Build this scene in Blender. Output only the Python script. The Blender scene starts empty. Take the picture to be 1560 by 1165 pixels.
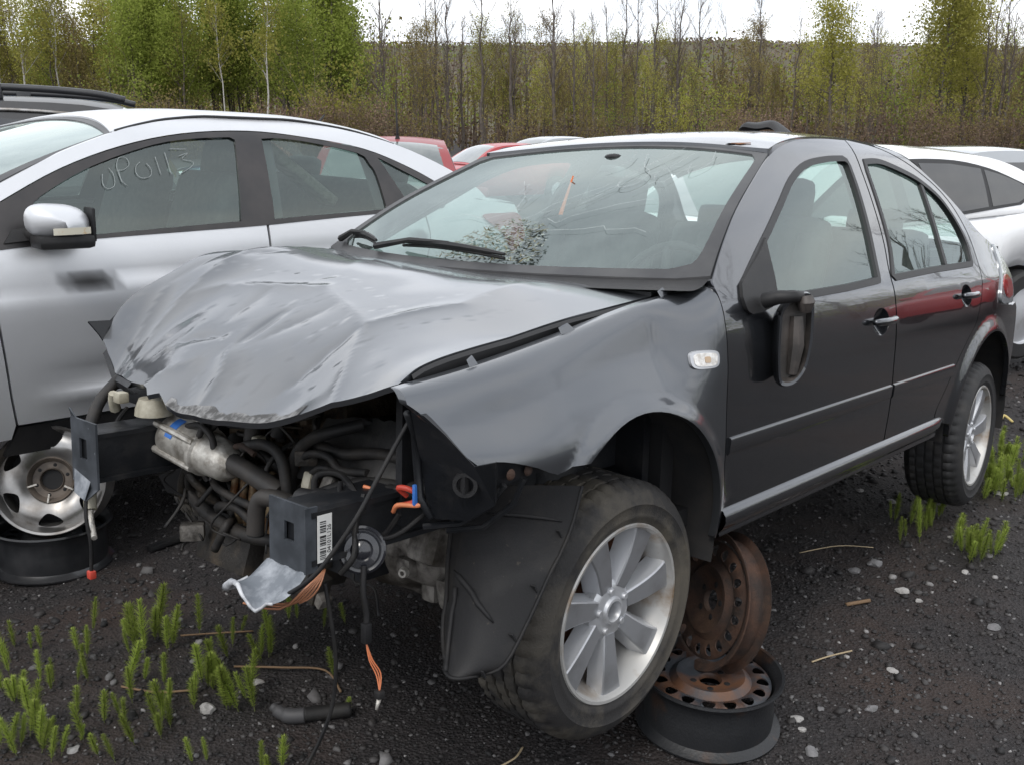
import bpy, bmesh, math, random
import numpy as np
from mathutils import Vector, Matrix, noise
from mathutils.geometry import delaunay_2d_cdt
sc = bpy.context.scene
COL = sc.collection
PI = math.pi
rnd = random.Random(7)
# ---------------------------------------------------------------- camera
cam = bpy.data.cameras.new('camera')
camo = bpy.data.objects.new('camera', cam)
COL.objects.link(camo)
camo.location = (0, 0, 1.68)
camo.rotation_euler = (math.radians(90 - 13.97), 0, 0)
cam.sensor_width = 36
cam.lens = 35.48
cam.clip_start = 0.05
cam.clip_end = 3000
sc.camera = camo
# ---------------------------------------------------------------- world, sun, exposure
SUN_EL, SUN_AZ = math.radians(52), math.radians(205)     # compass style: 0 = +Y, clockwise; behind and to the left of the camera
w = bpy.data.worlds.new('World')
sc.world = w
w.use_nodes = True
nt = w.node_tree
for n in list(nt.nodes):
    nt.nodes.remove(n)
def nd(t, **k):
    n = nt.nodes.new(t)
    for a, b in k.items():
        setattr(n, a, b)
    return n
sky = nd('ShaderNodeTexSky', sky_type='NISHITA', sun_disc=False, sun_elevation=SUN_EL, sun_rotation=SUN_AZ)
sky.air_density = 1.0; sky.dust_density = 2.0
tc = nd('ShaderNodeTexCoord')
sep = nd('ShaderNodeSeparateXYZ')
nt.links.new(tc.outputs['Generated'], sep.inputs[0])
mx = nd('ShaderNodeMath', operation='MAXIMUM'); mx.inputs[1].default_value = 0.0
nt.links.new(sep.outputs['Z'], mx.inputs[0])
ad = nd('ShaderNodeMath', operation='ADD'); ad.inputs[1].default_value = 0.22
nt.links.new(mx.outputs[0], ad.inputs[0])
dx = nd('ShaderNodeMath', operation='DIVIDE'); dy = nd('ShaderNodeMath', operation='DIVIDE')
nt.links.new(sep.outputs['X'], dx.inputs[0]); nt.links.new(ad.outputs[0], dx.inputs[1])
nt.links.new(sep.outputs['Y'], dy.inputs[0]); nt.links.new(ad.outputs[0], dy.inputs[1])
cmb = nd('ShaderNodeCombineXYZ')
nt.links.new(dx.outputs[0], cmb.inputs[0]); nt.links.new(dy.outputs[0], cmb.inputs[1])
nz = nd('ShaderNodeTexNoise'); nz.inputs['Scale'].default_value = 1.3; nz.inputs['Detail'].default_value = 7; nz.inputs['Roughness'].default_value = 0.55
nt.links.new(cmb.outputs[0], nz.inputs['Vector'])
rp = nd('ShaderNodeValToRGB')                       # cloud brightness: grey undersides to bright tops
e = rp.color_ramp.elements
e[0].position = 0.30; e[0].color = (0.50, 0.53, 0.58, 1)
e[1].position = 0.66; e[1].color = (1.0, 1.0, 1.0, 1)
el = e.new(0.48); el.color = (0.80, 0.83, 0.88, 1)
nt.links.new(nz.outputs['Fac'], rp.inputs[0])
sc_ = nd('ShaderNodeVectorMath', operation='SCALE'); sc_.inputs['Scale'].default_value = 15.0
nt.links.new(rp.outputs[0], sc_.inputs[0])
mixc = nd('ShaderNodeMixRGB'); mixc.inputs[0].default_value = 0.9
nt.links.new(sky.outputs[0], mixc.inputs[1]); nt.links.new(sc_.outputs[0], mixc.inputs[2])
bg = nd('ShaderNodeBackground'); bg.inputs['Strength'].default_value = 0.1
nt.links.new(mixc.outputs[0], bg.inputs['Color'])
wo = nd('ShaderNodeOutputWorld'); nt.links.new(bg.outputs[0], wo.inputs['Surface'])
sun = bpy.data.lights.new('sun', 'SUN')
sun.energy = 1.2; sun.angle = math.radians(18); sun.color = (1.0, 0.96, 0.9)
suno = bpy.data.objects.new('sun', sun); COL.objects.link(suno)
sd = Vector((math.sin(SUN_AZ) * math.cos(SUN_EL), math.cos(SUN_AZ) * math.cos(SUN_EL), math.sin(SUN_EL)))
suno.rotation_euler = sd.to_track_quat('Z', 'Y').to_euler()
sc.view_settings.view_transform = 'Standard'
sc.view_settings.look = 'None'
sc.view_settings.exposure = 0.3
sc.view_settings.gamma = 1.0
sc.view_settings.use_curve_mapping = False
sc.cycles.use_denoising = True
sc.cycles.max_bounces = 10
sc.cycles.transparent_max_bounces = 24
sc.cycles.sample_clamp_indirect = 6
# ---------------------------------------------------------------- helpers
def link(o, parent=None):
    COL.objects.link(o)
    if parent is not None:
        o.parent = parent
    return o
def tag(o, label=None, cat=None, group=None, kind=None):
    if label: o['label'] = label
    if cat: o['category'] = cat
    if group: o['group'] = group
    if kind: o['kind'] = kind
    return o
def empty(name, mat=None, loc=None, label=None, cat=None, group=None):
    o = bpy.data.objects.new(name, None)
    COL.objects.link(o)
    o.empty_display_size = 0.1
    if mat is not None: o.matrix_world = mat
    if loc is not None: o.location = loc
    return tag(o, label, cat, group)
class Spl:
    """smooth 1-D interpolation (cubic Hermite, finite differences)"""
    def __init__(s, xs, ys):
        s.x = [float(a) for a in xs]; s.y = [float(a) for a in ys]
        n = len(xs); d = [(s.y[i+1]-s.y[i])/(s.x[i+1]-s.x[i]) for i in range(n-1)]
        s.m = [d[0]] + [0.0 if d[i-1]*d[i] <= 0 else 2*d[i-1]*d[i]/(d[i-1]+d[i]) for i in range(1, n-1)] + [d[-1]]
    def __call__(s, v):
        x, y, m = s.x, s.y, s.m
        if v <= x[0]: return y[0] + m[0]*(v-x[0])
        if v >= x[-1]: return y[-1] + m[-1]*(v-x[-1])
        lo, hi = 0, len(x)-1
        while hi-lo > 1:
            k = (lo+hi)//2
            if x[k] <= v: lo = k
            else: hi = k
        h = x[hi]-x[lo]; t = (v-x[lo])/h
        return (1+2*t)*(1-t)**2*y[lo] + t*(1-t)**2*h*m[lo] + t*t*(3-2*t)*y[hi] + t*t*(t-1)*h*m[hi]
def cr(pts, n=6, closed=False):
    """Catmull-Rom through points of any dimension"""
    P = [np.array(p, float) for p in pts]; N = len(P); out = []
    for i in range(N if closed else N-1):
        if closed: a, b, c, d = P[(i-1) % N], P[i], P[(i+1) % N], P[(i+2) % N]
        else: a, b, c, d = P[max(i-1, 0)], P[i], P[i+1], P[min(i+2, N-1)]
        for k in range(n):
            t = k/n
            out.append(0.5*(2*b+(c-a)*t+(2*a-5*b+4*c-d)*t*t+(3*b-a-3*c+d)*t**3))
    if not closed: out.append(P[-1])
    return [tuple(float(q) for q in p) for p in out]
class MB:
    """collects shapes and links them as ONE mesh object"""
    def __init__(s): s.v = []; s.f = []; s.m = []; s.sm = []; s.cur = 0
    def add(s, vs, fs, smooth=True):
        o = len(s.v); s.v += [tuple(p) for p in vs]
        for f in fs:
            s.f.append(tuple(i+o for i in f)); s.m.append(s.cur); s.sm.append(smooth)
        return s
    def box(s, c, d, rot=None, bev=0.0):
        hx, hy, hz = d[0]/2, d[1]/2, d[2]/2
        if bev <= 0:
            vs = [(x, y, z) for x in (-hx, hx) for y in (-hy, hy) for z in (-hz, hz)]
            fs = [(0,1,3,2),(4,6,7,5),(0,4,5,1),(2,3,7,6),(0,2,6,4),(1,5,7,3)]
        else:
            b = min(bev, hx*.9, hy*.9, hz*.9)
            bm = bmesh.new(); bmesh.ops.create_cube(bm, size=1)
            for v in bm.verts: v.co = Vector((v.co.x*d[0], v.co.y*d[1], v.co.z*d[2]))
            bmesh.ops.bevel(bm, geom=list(bm.edges), offset=b, segments=2, profile=.6, affect='EDGES')
            bm.verts.index_update()
            vs = [tuple(v.co) for v in bm.verts]; fs = [tuple(v.index for v in f.verts) for f in bm.faces]; bm.free()
        if rot is not None: vs = [tuple(rot @ Vector(v)) for v in vs]
        vs = [(v[0]+c[0], v[1]+c[1], v[2]+c[2]) for v in vs]
        return s.add(vs, fs, bev > 0)
    def tube(s, path, r, n=8, caps=True):
        P = [Vector(p) for p in path]; N = len(P)
        R = r if isinstance(r, (list, tuple)) else [r]*N
        vs, fs = [], []; up = None
        for i in range(N):
            t = (P[min(i+1, N-1)]-P[max(i-1, 0)])
            if t.length < 1e-9: t = Vector((0, 0, 1))
            t.normalize()
            if up is None:
                up = Vector((0, 0, 1)) if abs(t.z) < .9 else Vector((1, 0, 0))
            a = t.cross(up)
            if a.length < 1e-6: a = t.orthogonal()
            a.normalize(); b = a.cross(t).normalized(); up = b
            for k in range(n):
                q = 2*PI*k/n
                vs.append(P[i]+(a*math.cos(q)+b*math.sin(q))*R[i])
        for i in range(N-1):
            for k in range(n):
                fs.append((i*n+k, i*n+(k+1) % n, (i+1)*n+(k+1) % n, (i+1)*n+k))
        if caps:
            fs.append(tuple(range(n))); fs.append(tuple(reversed(range((N-1)*n, N*n))))
        return s.add(vs, fs)
    def lathe(s, prof, n=48, mat=None, rfun=None):
        """profile [(radius, height)] about local +Z, placed by a 4x4"""
        vs, fs = [], []; M_ = len(prof)
        for i in range(n):
            a = 2*PI*i/n
            for j, (r, h) in enumerate(prof):
                rr = r + (rfun(i, j) if rfun else 0)
                p = Vector((rr*math.cos(a), rr*math.sin(a), h))
                vs.append(mat @ p if mat is not None else p)
        for i in range(n):
            k = (i+1) % n
            for j in range(M_-1):
                fs.append((i*M_+j, k*M_+j, k*M_+j+1, i*M_+j+1))
        return s.add(vs, fs)
    def prism(s, pts, vec, smooth=False):
        """closed 3-D outline extruded by vec"""
        n = len(pts); v = Vector(vec)
        vs = [Vector(p) for p in pts] + [Vector(p)+v for p in pts]
        fs = [tuple(range(n)), tuple(reversed(range(n, 2*n)))] + [(i, i+n, (i+1) % n+n, (i+1) % n) for i in range(n)]
        return s.add(vs, fs, smooth)
    def grid(s, fn, nu, nv, smooth=True):
        vs = [fn(i/nu, j/nv) for i in range(nu+1) for j in range(nv+1)]
        fs = [(i*(nv+1)+j, (i+1)*(nv+1)+j, (i+1)*(nv+1)+j+1, i*(nv+1)+j+1) for i in range(nu) for j in range(nv)]
        return s.add(vs, fs, smooth)
    def ball(s, c, r, n=12, m=8, scale=(1, 1, 1)):
        prof = [(max(1e-5, math.sin(PI*j/m)), -math.cos(PI*j/m)) for j in range(m+1)]
        return s.lathe(prof, n, Matrix.Translation(c) @ Matrix.Diagonal((r*scale[0], r*scale[1], r*scale[2], 1)))
    def mesh(s, name, mats):
        me = bpy.data.meshes.new(name)
        me.from_pydata([tuple(v) for v in s.v], [], s.f)
        for m in (mats if isinstance(mats, (list, tuple)) else [mats]): me.materials.append(m)
        me.polygons.foreach_set('material_index', s.m)
        me.polygons.foreach_set('use_smooth', s.sm)
        me.update()
        return me
    def build(s, name, mats, parent=None, fixn=True, auto=None):
        me = s.mesh(name, mats)
        if fixn:
            bm = bmesh.new(); bm.from_mesh(me)
            bmesh.ops.recalc_face_normals(bm, faces=bm.faces)
            bm.to_mesh(me); bm.free()
        if auto is not None: me.set_sharp_from_angle(angle=math.radians(auto))
        return link(bpy.data.objects.new(name, me), parent)
def part(name, mats, parent, fn, auto=35, **k):
    b = MB(); fn(b)
    return b.build(name, mats, parent, auto=auto)
def resample(pts, step):
    out = []; n = len(pts)
    for i in range(n):
        a, b = np.array(pts[i], float), np.array(pts[(i+1) % n], float)
        k = max(1, int(math.ceil(np.linalg.norm(b-a)/step)))
        for j in range(k): out.append(tuple(a+(b-a)*j/k))
    return out
def inpoly(P, poly):
    x, y = P[:, 0], P[:, 1]; ins = np.zeros(len(P), bool); q = np.array(poly); n = len(q); j = n-1
    for i in range(n):
        c = ((q[i, 1] > y) != (q[j, 1] > y)) & (x < (q[j, 0]-q[i, 0])*(y-q[i, 1])/(q[j, 1]-q[i, 1]+1e-12)+q[i, 0])
        ins ^= c; j = i
    return ins
def panel(name, outline, surf, mats, parent, step=.035, flange=(0, .02, 0), holes=(), flip=False, inward=None, hflange=True, mirror=False, hint=None):
    """sheet-metal panel: an outline (and holes) in a parameter plane laid on surf(a,b)->xyz, exact normals, folded edge"""
    out = resample(outline, step*.7)
    hol = [resample(h, step*.5) for h in holes]
    A = np.array(out); mn, mxx = A.min(0), A.max(0)
    gx = np.arange(mn[0]+step*.5, mxx[0], step); gy = np.arange(mn[1]+step*.5, mxx[1], step)
    G = np.array([(x, y) for x in gx for y in gy]).reshape(-1, 2)
    allb = np.array(out+[p for h in hol for p in h])
    keep = inpoly(G, out) if len(G) else np.zeros(0, bool)
    for h in hol: keep &= ~inpoly(G, h)
    G = G[keep]
    if len(G):
        d = np.min(np.hypot(G[:, None, 0]-allb[None, :, 0], G[:, None, 1]-allb[None, :, 1]), 1)
        G = G[d > step*.45]
    vin = [Vector(p) for p in allb]+[Vector(p) for p in G]
    edges = []; o = 0
    for l in [out]+hol:
        edges += [(o+i, o+(i+1) % len(l)) for i in range(len(l))]; o += len(l)
    r = delaunay_2d_cdt(vin, edges, [], 0, 1e-6)
    v2 = np.array([tuple(p) for p in r[0]]); tris = r[2]
    cen = np.array([v2[list(t)].mean(0) for t in tris])
    ok = inpoly(cen, out)
    for h in hol: ok &= ~inpoly(cen, h)
    sg = -1 if mirror else 1
    def sf(p):
        q = surf(p[0], p[1]); return Vector((q[0], q[1]*sg, q[2]))
    def nrm(p):
        e_ = 2e-3
        a = sf((p[0]+e_, p[1]))-sf((p[0]-e_, p[1])); b = sf((p[0], p[1]+e_))-sf((p[0], p[1]-e_))
        n = a.cross(b)
        if n.length < 1e-12: return Vector((0, 0, 1))
        n.normalize(); return n
    vs = [sf(p) for p in v2]; ns = [nrm(p) for p in v2]
    fl = Vector((flange[0], flange[1]*sg, flange[2])) if flange else Vector((0, .02*sg, 0))
    hn = Vector(hint) if hint else fl
    if sum(n.dot(hn) for n in ns) > 0: ns = [-n for n in ns]
    fs = []
    for t, k in zip(tris, ok):
        if not k: continue
        t = list(t); a, b, c = vs[t[0]], vs[t[1]], vs[t[2]]
        if (b-a).cross(c-a).dot(ns[t[0]]) < 0: t.reverse()
        fs.append(tuple(t))
    if flange:
        for li, l in enumerate([out]+hol):
            if li and not hflange: continue
            base = len(vs); n = len(l); c2 = np.mean(np.array(l), 0)
            P3 = [sf(p) for p in l]; cc = sf(c2)
            for i, p in enumerate(P3):
                t = (P3[(i+1) % n]-P3[i-1]); nn = t.cross(fl)
                if nn.length < 1e-9: nn = Vector((0, 0, 1))
                nn.normalize()
                vs += [p, p+fl]; ns += [nn, nn]
            area = sum(l[i][0]*l[(i+1) % n][1]-l[(i+1) % n][0]*l[i][1] for i in range(n))
            for i in range(n):
                j = (i+1) % n
                f = (base+2*i, base+2*j, base+2*j+1, base+2*i+1)
                fs.append(f)
    me = bpy.data.meshes.new(name)
    me.from_pydata([tuple(v) for v in vs], [], fs)
    for m in (mats if isinstance(mats, (list, tuple)) else [mats]): me.materials.append(m)
    me.polygons.foreach_set('use_smooth', [True]*len(fs))
    me.update()
    me.normals_split_custom_set_from_vertices([tuple(n) for n in ns])
    return link(bpy.data.objects.new(name, me), parent)
def copy_tree(o, parent=None):
    c = o.copy(); COL.objects.link(c)
    if parent is not None: c.parent = parent
    for ch in list(o.children):
        k = copy_tree(ch, c); k.matrix_parent_inverse = ch.matrix_parent_inverse.copy(); k.matrix_basis = ch.matrix_basis.copy()
    return c
# ---------------------------------------------------------------- materials
MT = {}
def mat(name, col, rough=.5, metal=0.0, coat=0.0, spec=.5, col2=None, nscale=8, nlo=.4, nhi=.65, bump=0.0, bscale=60, rvar=0.0, col3=None, n3=2.5, n3lo=.5, n3hi=.7, coatr=.03, trans=0, detail=6, em=None):
    if name in MT: return MT[name]
    m = bpy.data.materials.new(name); m.use_nodes = True; t = m.node_tree
    b = t.nodes['Principled BSDF']
    b.inputs['Base Color'].default_value = (*col, 1); b.inputs['Roughness'].default_value = rough
    b.inputs['Metallic'].default_value = metal; b.inputs['Coat Weight'].default_value = coat
    b.inputs['Coat Roughness'].default_value = coatr
    b.inputs['Specular IOR Level'].default_value = spec
    tcx = t.nodes.new('ShaderNodeTexCoord')
    def noise_(s, d=detail):
        n = t.nodes.new('ShaderNodeTexNoise'); n.inputs['Scale'].default_value = s; n.inputs['Detail'].default_value = d
        n.inputs['Roughness'].default_value = .6
        t.links.new(tcx.outputs['Object'], n.inputs['Vector']); return n
    cur = None
    def layer(prev, c, s, lo, hi):
        n = noise_(s); mr = t.nodes.new('ShaderNodeMapRange'); mr.inputs[1].default_value = lo; mr.inputs[2].default_value = hi
        t.links.new(n.outputs['Fac'], mr.inputs[0])
        mxn = t.nodes.new('ShaderNodeMixRGB'); t.links.new(mr.outputs[0], mxn.inputs[0])
        if prev is None: mxn.inputs[1].default_value = (*col, 1)
        else: t.links.new(prev, mxn.inputs[1])
        mxn.inputs[2].default_value = (*c, 1)
        return mxn.outputs[0], mr.outputs[0]
    fac = None
    if col2: cur, fac = layer(cur, col2, nscale, nlo, nhi)
    if col3: cur, _ = layer(cur, col3, n3, n3lo, n3hi)
    if cur is not None: t.links.new(cur, b.inputs['Base Color'])
    if rvar:
        n = noise_(nscale*.7); mr = t.nodes.new('ShaderNodeMapRange'); mr.inputs[3].default_value = max(.02, rough-rvar); mr.inputs[4].default_value = min(1, rough+rvar)
        mr.inputs[1].default_value = .3; mr.inputs[2].default_value = .7
        t.links.new(n.outputs['Fac'], mr.inputs[0]); t.links.new(mr.outputs[0], b.inputs['Roughness'])
    if bump:
        n = noise_(bscale, 5); bp = t.nodes.new('ShaderNodeBump'); bp.inputs['Strength'].default_value = bump; bp.inputs['Distance'].default_value = .01
        t.links.new(n.outputs['Fac'], bp.inputs['Height']); t.links.new(bp.outputs[0], b.inputs['Normal'])
    MT[name] = m
    return m
def paint(name, col, metal=.0, rough=.35, coat=1.0, dust=.25, dustcol=(.16, .15, .14), dull=.02):
    """clear-coated car paint with uneven road dust"""
    if name in MT: return MT[name]
    m = bpy.data.materials.new(name); m.use_nodes = True; t = m.node_tree; L = t.links
    b = t.nodes['Principled BSDF']
    b.inputs['Metallic'].default_value = metal; b.inputs['Roughness'].default_value = rough
    b.inputs['Coat Weight'].default_value = coat; b.inputs['Coat Roughness'].default_value = .025; b.inputs['Coat IOR'].default_value = 1.6
    tcx = t.nodes.new('ShaderNodeTexCoord')
    n1 = t.nodes.new('ShaderNodeTexNoise'); n1.inputs['Scale'].default_value = 3.2; n1.inputs['Detail'].default_value = 9; n1.inputs['Roughness'].default_value = .68
    n2 = t.nodes.new('ShaderNodeTexNoise'); n2.inputs['Scale'].default_value = 260; n2.inputs['Detail'].default_value = 3
    L.new(tcx.outputs['Object'], n1.inputs['Vector']); L.new(tcx.outputs['Object'], n2.inputs['Vector'])
    mr = t.nodes.new('ShaderNodeMapRange'); mr.inputs[1].default_value = .40; mr.inputs[2].default_value = .75; mr.inputs[4].default_value = dust
    L.new(n1.outputs['Fac'], mr.inputs[0])
    mr2 = t.nodes.new('ShaderNodeMapRange'); mr2.inputs[1].default_value = .35; mr2.inputs[2].default_value = .7; mr2.inputs[3].default_value = .5
    L.new(n2.outputs['Fac'], mr2.inputs[0])
    mu = t.nodes.new('ShaderNodeMath'); mu.operation = 'MULTIPLY'; L.new(mr.outputs[0], mu.inputs[0]); L.new(mr2.outputs[0], mu.inputs[1])
    mc = t.nodes.new('ShaderNodeMixRGB'); mc.inputs[1].default_value = (*col, 1); mc.inputs[2].default_value = (*dustcol, 1)
    L.new(mu.outputs[0], mc.inputs[0]); L.new(mc.outputs[0], b.inputs['Base Color'])
    cr_ = t.nodes.new('ShaderNodeMapRange'); cr_.inputs[3].default_value = dull; cr_.inputs[4].default_value = dull+.10; cr_.inputs[2].default_value = .4
    L.new(mu.outputs[0], cr_.inputs[0]); L.new(cr_.outputs[0], b.inputs['Coat Roughness'])
    wv = t.nodes.new('ShaderNodeTexNoise'); wv.inputs['Scale'].default_value = 5; wv.inputs['Detail'].default_value = 2
    L.new(tcx.outputs['Object'], wv.inputs['Vector'])
    bp = t.nodes.new('ShaderNodeBump'); bp.inputs['Strength'].default_value = .02; bp.inputs['Distance'].default_value = .02
    L.new(wv.outputs['Fac'], bp.inputs['Height']); L.new(bp.outputs[0], b.inputs['Coat Normal'])
    MT[name] = m
    return m
def glass(name, tint=(.72, .80, .77), dust=.05, dustcol=(.55, .6, .58), refl=.15, ds=5, stretch=None):
    """single sheet of window glass: tinted see-through, mirror by Fresnel, a film of dust"""
    if name in MT: return MT[name]
    m = bpy.data.materials.new(name); m.use_nodes = True; t = m.node_tree; L = t.links
    for n in list(t.nodes): t.nodes.remove(n)
    o = t.nodes.new('ShaderNodeOutputMaterial')
    tr = t.nodes.new('ShaderNodeBsdfTransparent'); tr.inputs[0].default_value = (*tint, 1)
    gl = t.nodes.new('ShaderNodeBsdfGlossy'); gl.inputs['Roughness'].default_value = .01; gl.inputs[0].default_value = (.84, .93, .91, 1)
    ge = t.nodes.new('ShaderNodeNewGeometry'); dt = t.nodes.new('ShaderNodeVectorMath'); dt.operation = 'DOT_PRODUCT'
    L.new(ge.outputs['Normal'], dt.inputs[0]); L.new(ge.outputs['Incoming'], dt.inputs[1])
    def mth(op, x, y=None):
        n = t.nodes.new('ShaderNodeMath'); n.operation = op
        for i, q in enumerate((x, y)):
            if q is None: continue
            if isinstance(q, (int, float)): n.inputs[i].default_value = q
            else: L.new(q, n.inputs[i])
        return n.outputs[0]
    fres = mth('ADD', mth('MULTIPLY', mth('POWER', mth('SUBTRACT', 1.0, mth('ABSOLUTE', dt.outputs['Value'])), 5.0), .92), refl)
    class mf: outputs = [fres]
    m1 = t.nodes.new('ShaderNodeMixShader'); L.new(mf.outputs[0], m1.inputs[0]); L.new(tr.outputs[0], m1.inputs[1]); L.new(gl.outputs[0], m1.inputs[2])
    df = t.nodes.new('ShaderNodeBsdfDiffuse'); df.inputs[0].default_value = (*dustcol, 1)
    tcx = t.nodes.new('ShaderNodeTexCoord'); n1 = t.nodes.new('ShaderNodeTexNoise'); n1.inputs['Scale'].default_value = ds; n1.inputs['Detail'].default_value = 4; n1.inputs['Roughness'].default_value = .7
    mp = t.nodes.new('ShaderNodeMapping')
    if stretch: mp.inputs['Scale'].default_value = stretch
    L.new(tcx.outputs['Object'], mp.inputs[0]); L.new(mp.outputs[0], n1.inputs['Vector'])
    mr = t.nodes.new('ShaderNodeMapRange'); mr.inputs[1].default_value = .3; mr.inputs[2].default_value = .75; mr.inputs[3].default_value = dust*.5; mr.inputs[4].default_value = dust*1.8
    L.new(n1.outputs['Fac'], mr.inputs[0])
    m2 = t.nodes.new('ShaderNodeMixShader'); L.new(mr.outputs[0], m2.inputs[0]); L.new(m1.outputs[0], m2.inputs[1]); L.new(df.outputs[0], m2.inputs[2])
    L.new(m2.outputs[0], o.inputs[0])
    MT[name] = m
    return m
def leafmat(name, cols, transl=.35):
    """leaves: colour varies from leaf to leaf, some light passes through"""
    if name in MT: return MT[name]
    m = bpy.data.materials.new(name); m.use_nodes = True; t = m.node_tree; L = t.links
    for n in list(t.nodes): t.nodes.remove(n)
    o = t.nodes.new('ShaderNodeOutputMaterial'); g = t.nodes.new('ShaderNodeNewGeometry'); r = t.nodes.new('ShaderNodeValToRGB')
    el = r.color_ramp.elements
    el[0].color = (*cols[0], 1); el[1].color = (*cols[-1], 1)
    for i, c in enumerate(cols[1:-1]):
        q = el.new((i+1)/(len(cols)-1)); q.color = (*c, 1)
    L.new(g.outputs['Random Per Island'], r.inputs[0])
    oi = t.nodes.new('ShaderNodeObjectInfo'); hs = t.nodes.new('ShaderNodeHueSaturation')
    mr = t.nodes.new('ShaderNodeMapRange'); mr.inputs[3].default_value = .7; mr.inputs[4].default_value = 1.25
    L.new(oi.outputs['Random'], mr.inputs[0]); L.new(mr.outputs[0], hs.inputs['Value']); L.new(r.outputs[0], hs.inputs['Color'])
    d = t.nodes.new('ShaderNodeBsdfDiffuse'); tl = t.nodes.new('ShaderNodeBsdfTranslucent'); mxs = t.nodes.new('ShaderNodeMixShader'); mxs.inputs[0].default_value = transl
    L.new(hs.outputs[0], d.inputs[0]); L.new(hs.outputs[0], tl.inputs[0]); L.new(d.outputs[0], mxs.inputs[1]); L.new(tl.outputs[0], mxs.inputs[2]); L.new(mxs.outputs[0], o.inputs[0])
    MT[name] = m
    return m
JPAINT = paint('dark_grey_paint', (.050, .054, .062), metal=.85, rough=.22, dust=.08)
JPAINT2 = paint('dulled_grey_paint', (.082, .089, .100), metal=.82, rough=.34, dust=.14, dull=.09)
SILVER = paint('silver_paint', (.62, .63, .65), metal=.58, rough=.42, coat=.18, dust=.10, dull=.12)
WHITE = paint('white_paint', (.78, .79, .80), rough=.4, dust=.10)
RED = paint('red_paint', (.34, .010, .014), rough=.4, coat=.4, dust=.06)
FADED = paint('faded_red_paint', (.24, .030, .034), rough=.5, coat=.25, dust=.15)
BLACKP = paint('black_paint', (.014, .015, .018), rough=.5, coat=.25, dust=.12)
GREYP = paint('grey_paint', (.30, .32, .34), metal=.5, rough=.4, dust=.15)
BLUEP = paint('blue_paint', (.02, .18, .45), rough=.4, dust=.1)
PLAST = mat('black_plastic', (.010, .010, .011), .5, spec=.35, bump=.15, bscale=400, col2=(.022, .021, .021), nscale=6)
RUBB = mat('black_rubber', (.008, .008, .009), .6, spec=.3, col2=(.018, .017, .016), nscale=9, bump=.1, bscale=200)
SEAL = mat('window_seal', (.014, .014, .015), .5)
DARK = mat('dark_cavity', (.006, .006, .007), .8)
SHEET = mat('black_coated_sheet', (.009, .010, .012), .42, spec=.35, col2=(.028, .027, .027), nscale=14, nlo=.5, nhi=.8, bump=.1, bscale=80, rvar=.1)
SCRAPE = mat('scraped_metal', (.13, .145, .165), .5, .2, col2=(.36, .38, .41), nscale=16, nlo=.46, nhi=.72)
SHEETL = mat('lit_scuffed_sheet', (.035, .040, .047), .45, .2, col2=(.085, .095, .11), nscale=9, nlo=.42, nhi=.7, col3=(.30, .32, .35), n3=38, n3lo=.66, n3hi=.72)  # light on the plate's face put into the grey; pale specks are scuffs
ALU = mat('dirty_aluminium', (.24, .225, .205), .6, .4, col2=(.035, .03, .026), nscale=16, nlo=.4, nhi=.62, bump=.3, bscale=90, col3=(.035, .028, .02), n3=6, n3lo=.48, n3hi=.7)
ALUB = mat('bright_aluminium', (.55, .53, .49), .45, .6, col2=(.24, .22, .19), nscale=22, nlo=.42, nhi=.65, bump=.25, bscale=120)
RUST = mat('rusty_steel', (.060, .028, .016), .85, col2=(.022, .014, .011), nscale=11, nlo=.36, nhi=.6, bump=.35, bscale=140, col3=(.115, .062, .035), n3=5, n3lo=.55, n3hi=.75)
RUSTD = mat('worn_black_steel', (.014, .015, .017), .5, col2=(.055, .028, .016), nscale=7, nlo=.56, nhi=.70, bump=.2, bscale=120, rvar=.12)
GREASE = mat('greasy_iron', (.028, .025, .022), .55, .3, col2=(.07, .055, .04), nscale=12, nlo=.5, nhi=.7, bump=.35, bscale=110)
FACE_DK = mat('darker_spoke_face', (.40, .41, .43), .36, .7, col2=(.29, .29, .295), nscale=9, nlo=.5, nhi=.8, bump=.03, bscale=260)  # spoke face, a darker tone than the alloy on its sides
ALLOY = mat('silver_alloy', (.50, .51, .53), .38, .55, col2=(.30, .29, .27), nscale=7, nlo=.55, nhi=.8, bump=.04, bscale=200)
BARREL = mat('dusty_rim_barrel', (.46, .455, .44), .45, .5, col2=(.24, .16, .09), nscale=6, nlo=.52, nhi=.68)
CHROME = mat('dull_chrome', (.36, .355, .35), .34, .95, col2=(.15, .13, .11), nscale=5, nlo=.46, nhi=.72, rvar=.1)
TYREM = None
# ================================================================ ground, hill, sky-line wood
def gh(x, y):
    """height of the yard"""
    d = math.hypot(x, y)
    f = 1.0 if d < 14 else max(0.0, 1-(d-14)/20)
    return f*(.030*noise.noise((x*.9, y*.9, 1.3))+.012*noise.noise((x*3.1, y*3.1, 4.2))+.006*noise.noise((x*9, y*9, 7.7)))-.006
def axis(lo, hi, s, far, g=1.22):
    a = list(np.arange(lo, hi+1e-6, s)); t = s
    l = [lo]; 
    while l[-1] > -far: t *= g; l.append(l[-1]-t)
    t = s; h = [a[-1]]
    while h[-1] < far: t *= g; h.append(h[-1]+t)
    return list(reversed(l[1:]))+a+h[1:]
gx, gy = axis(-3.6, 4.4, .045, 900), axis(1.2, 8.0, .045, 900)
gv = [(x, y, gh(x, y)) for x in gx for y in gy]
ny = len(gy)
gf = [(i*ny+j, (i+1)*ny+j, (i+1)*ny+j+1, i*ny+j+1) for i in range(len(gx)-1) for j in range(ny-1)]
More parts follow.
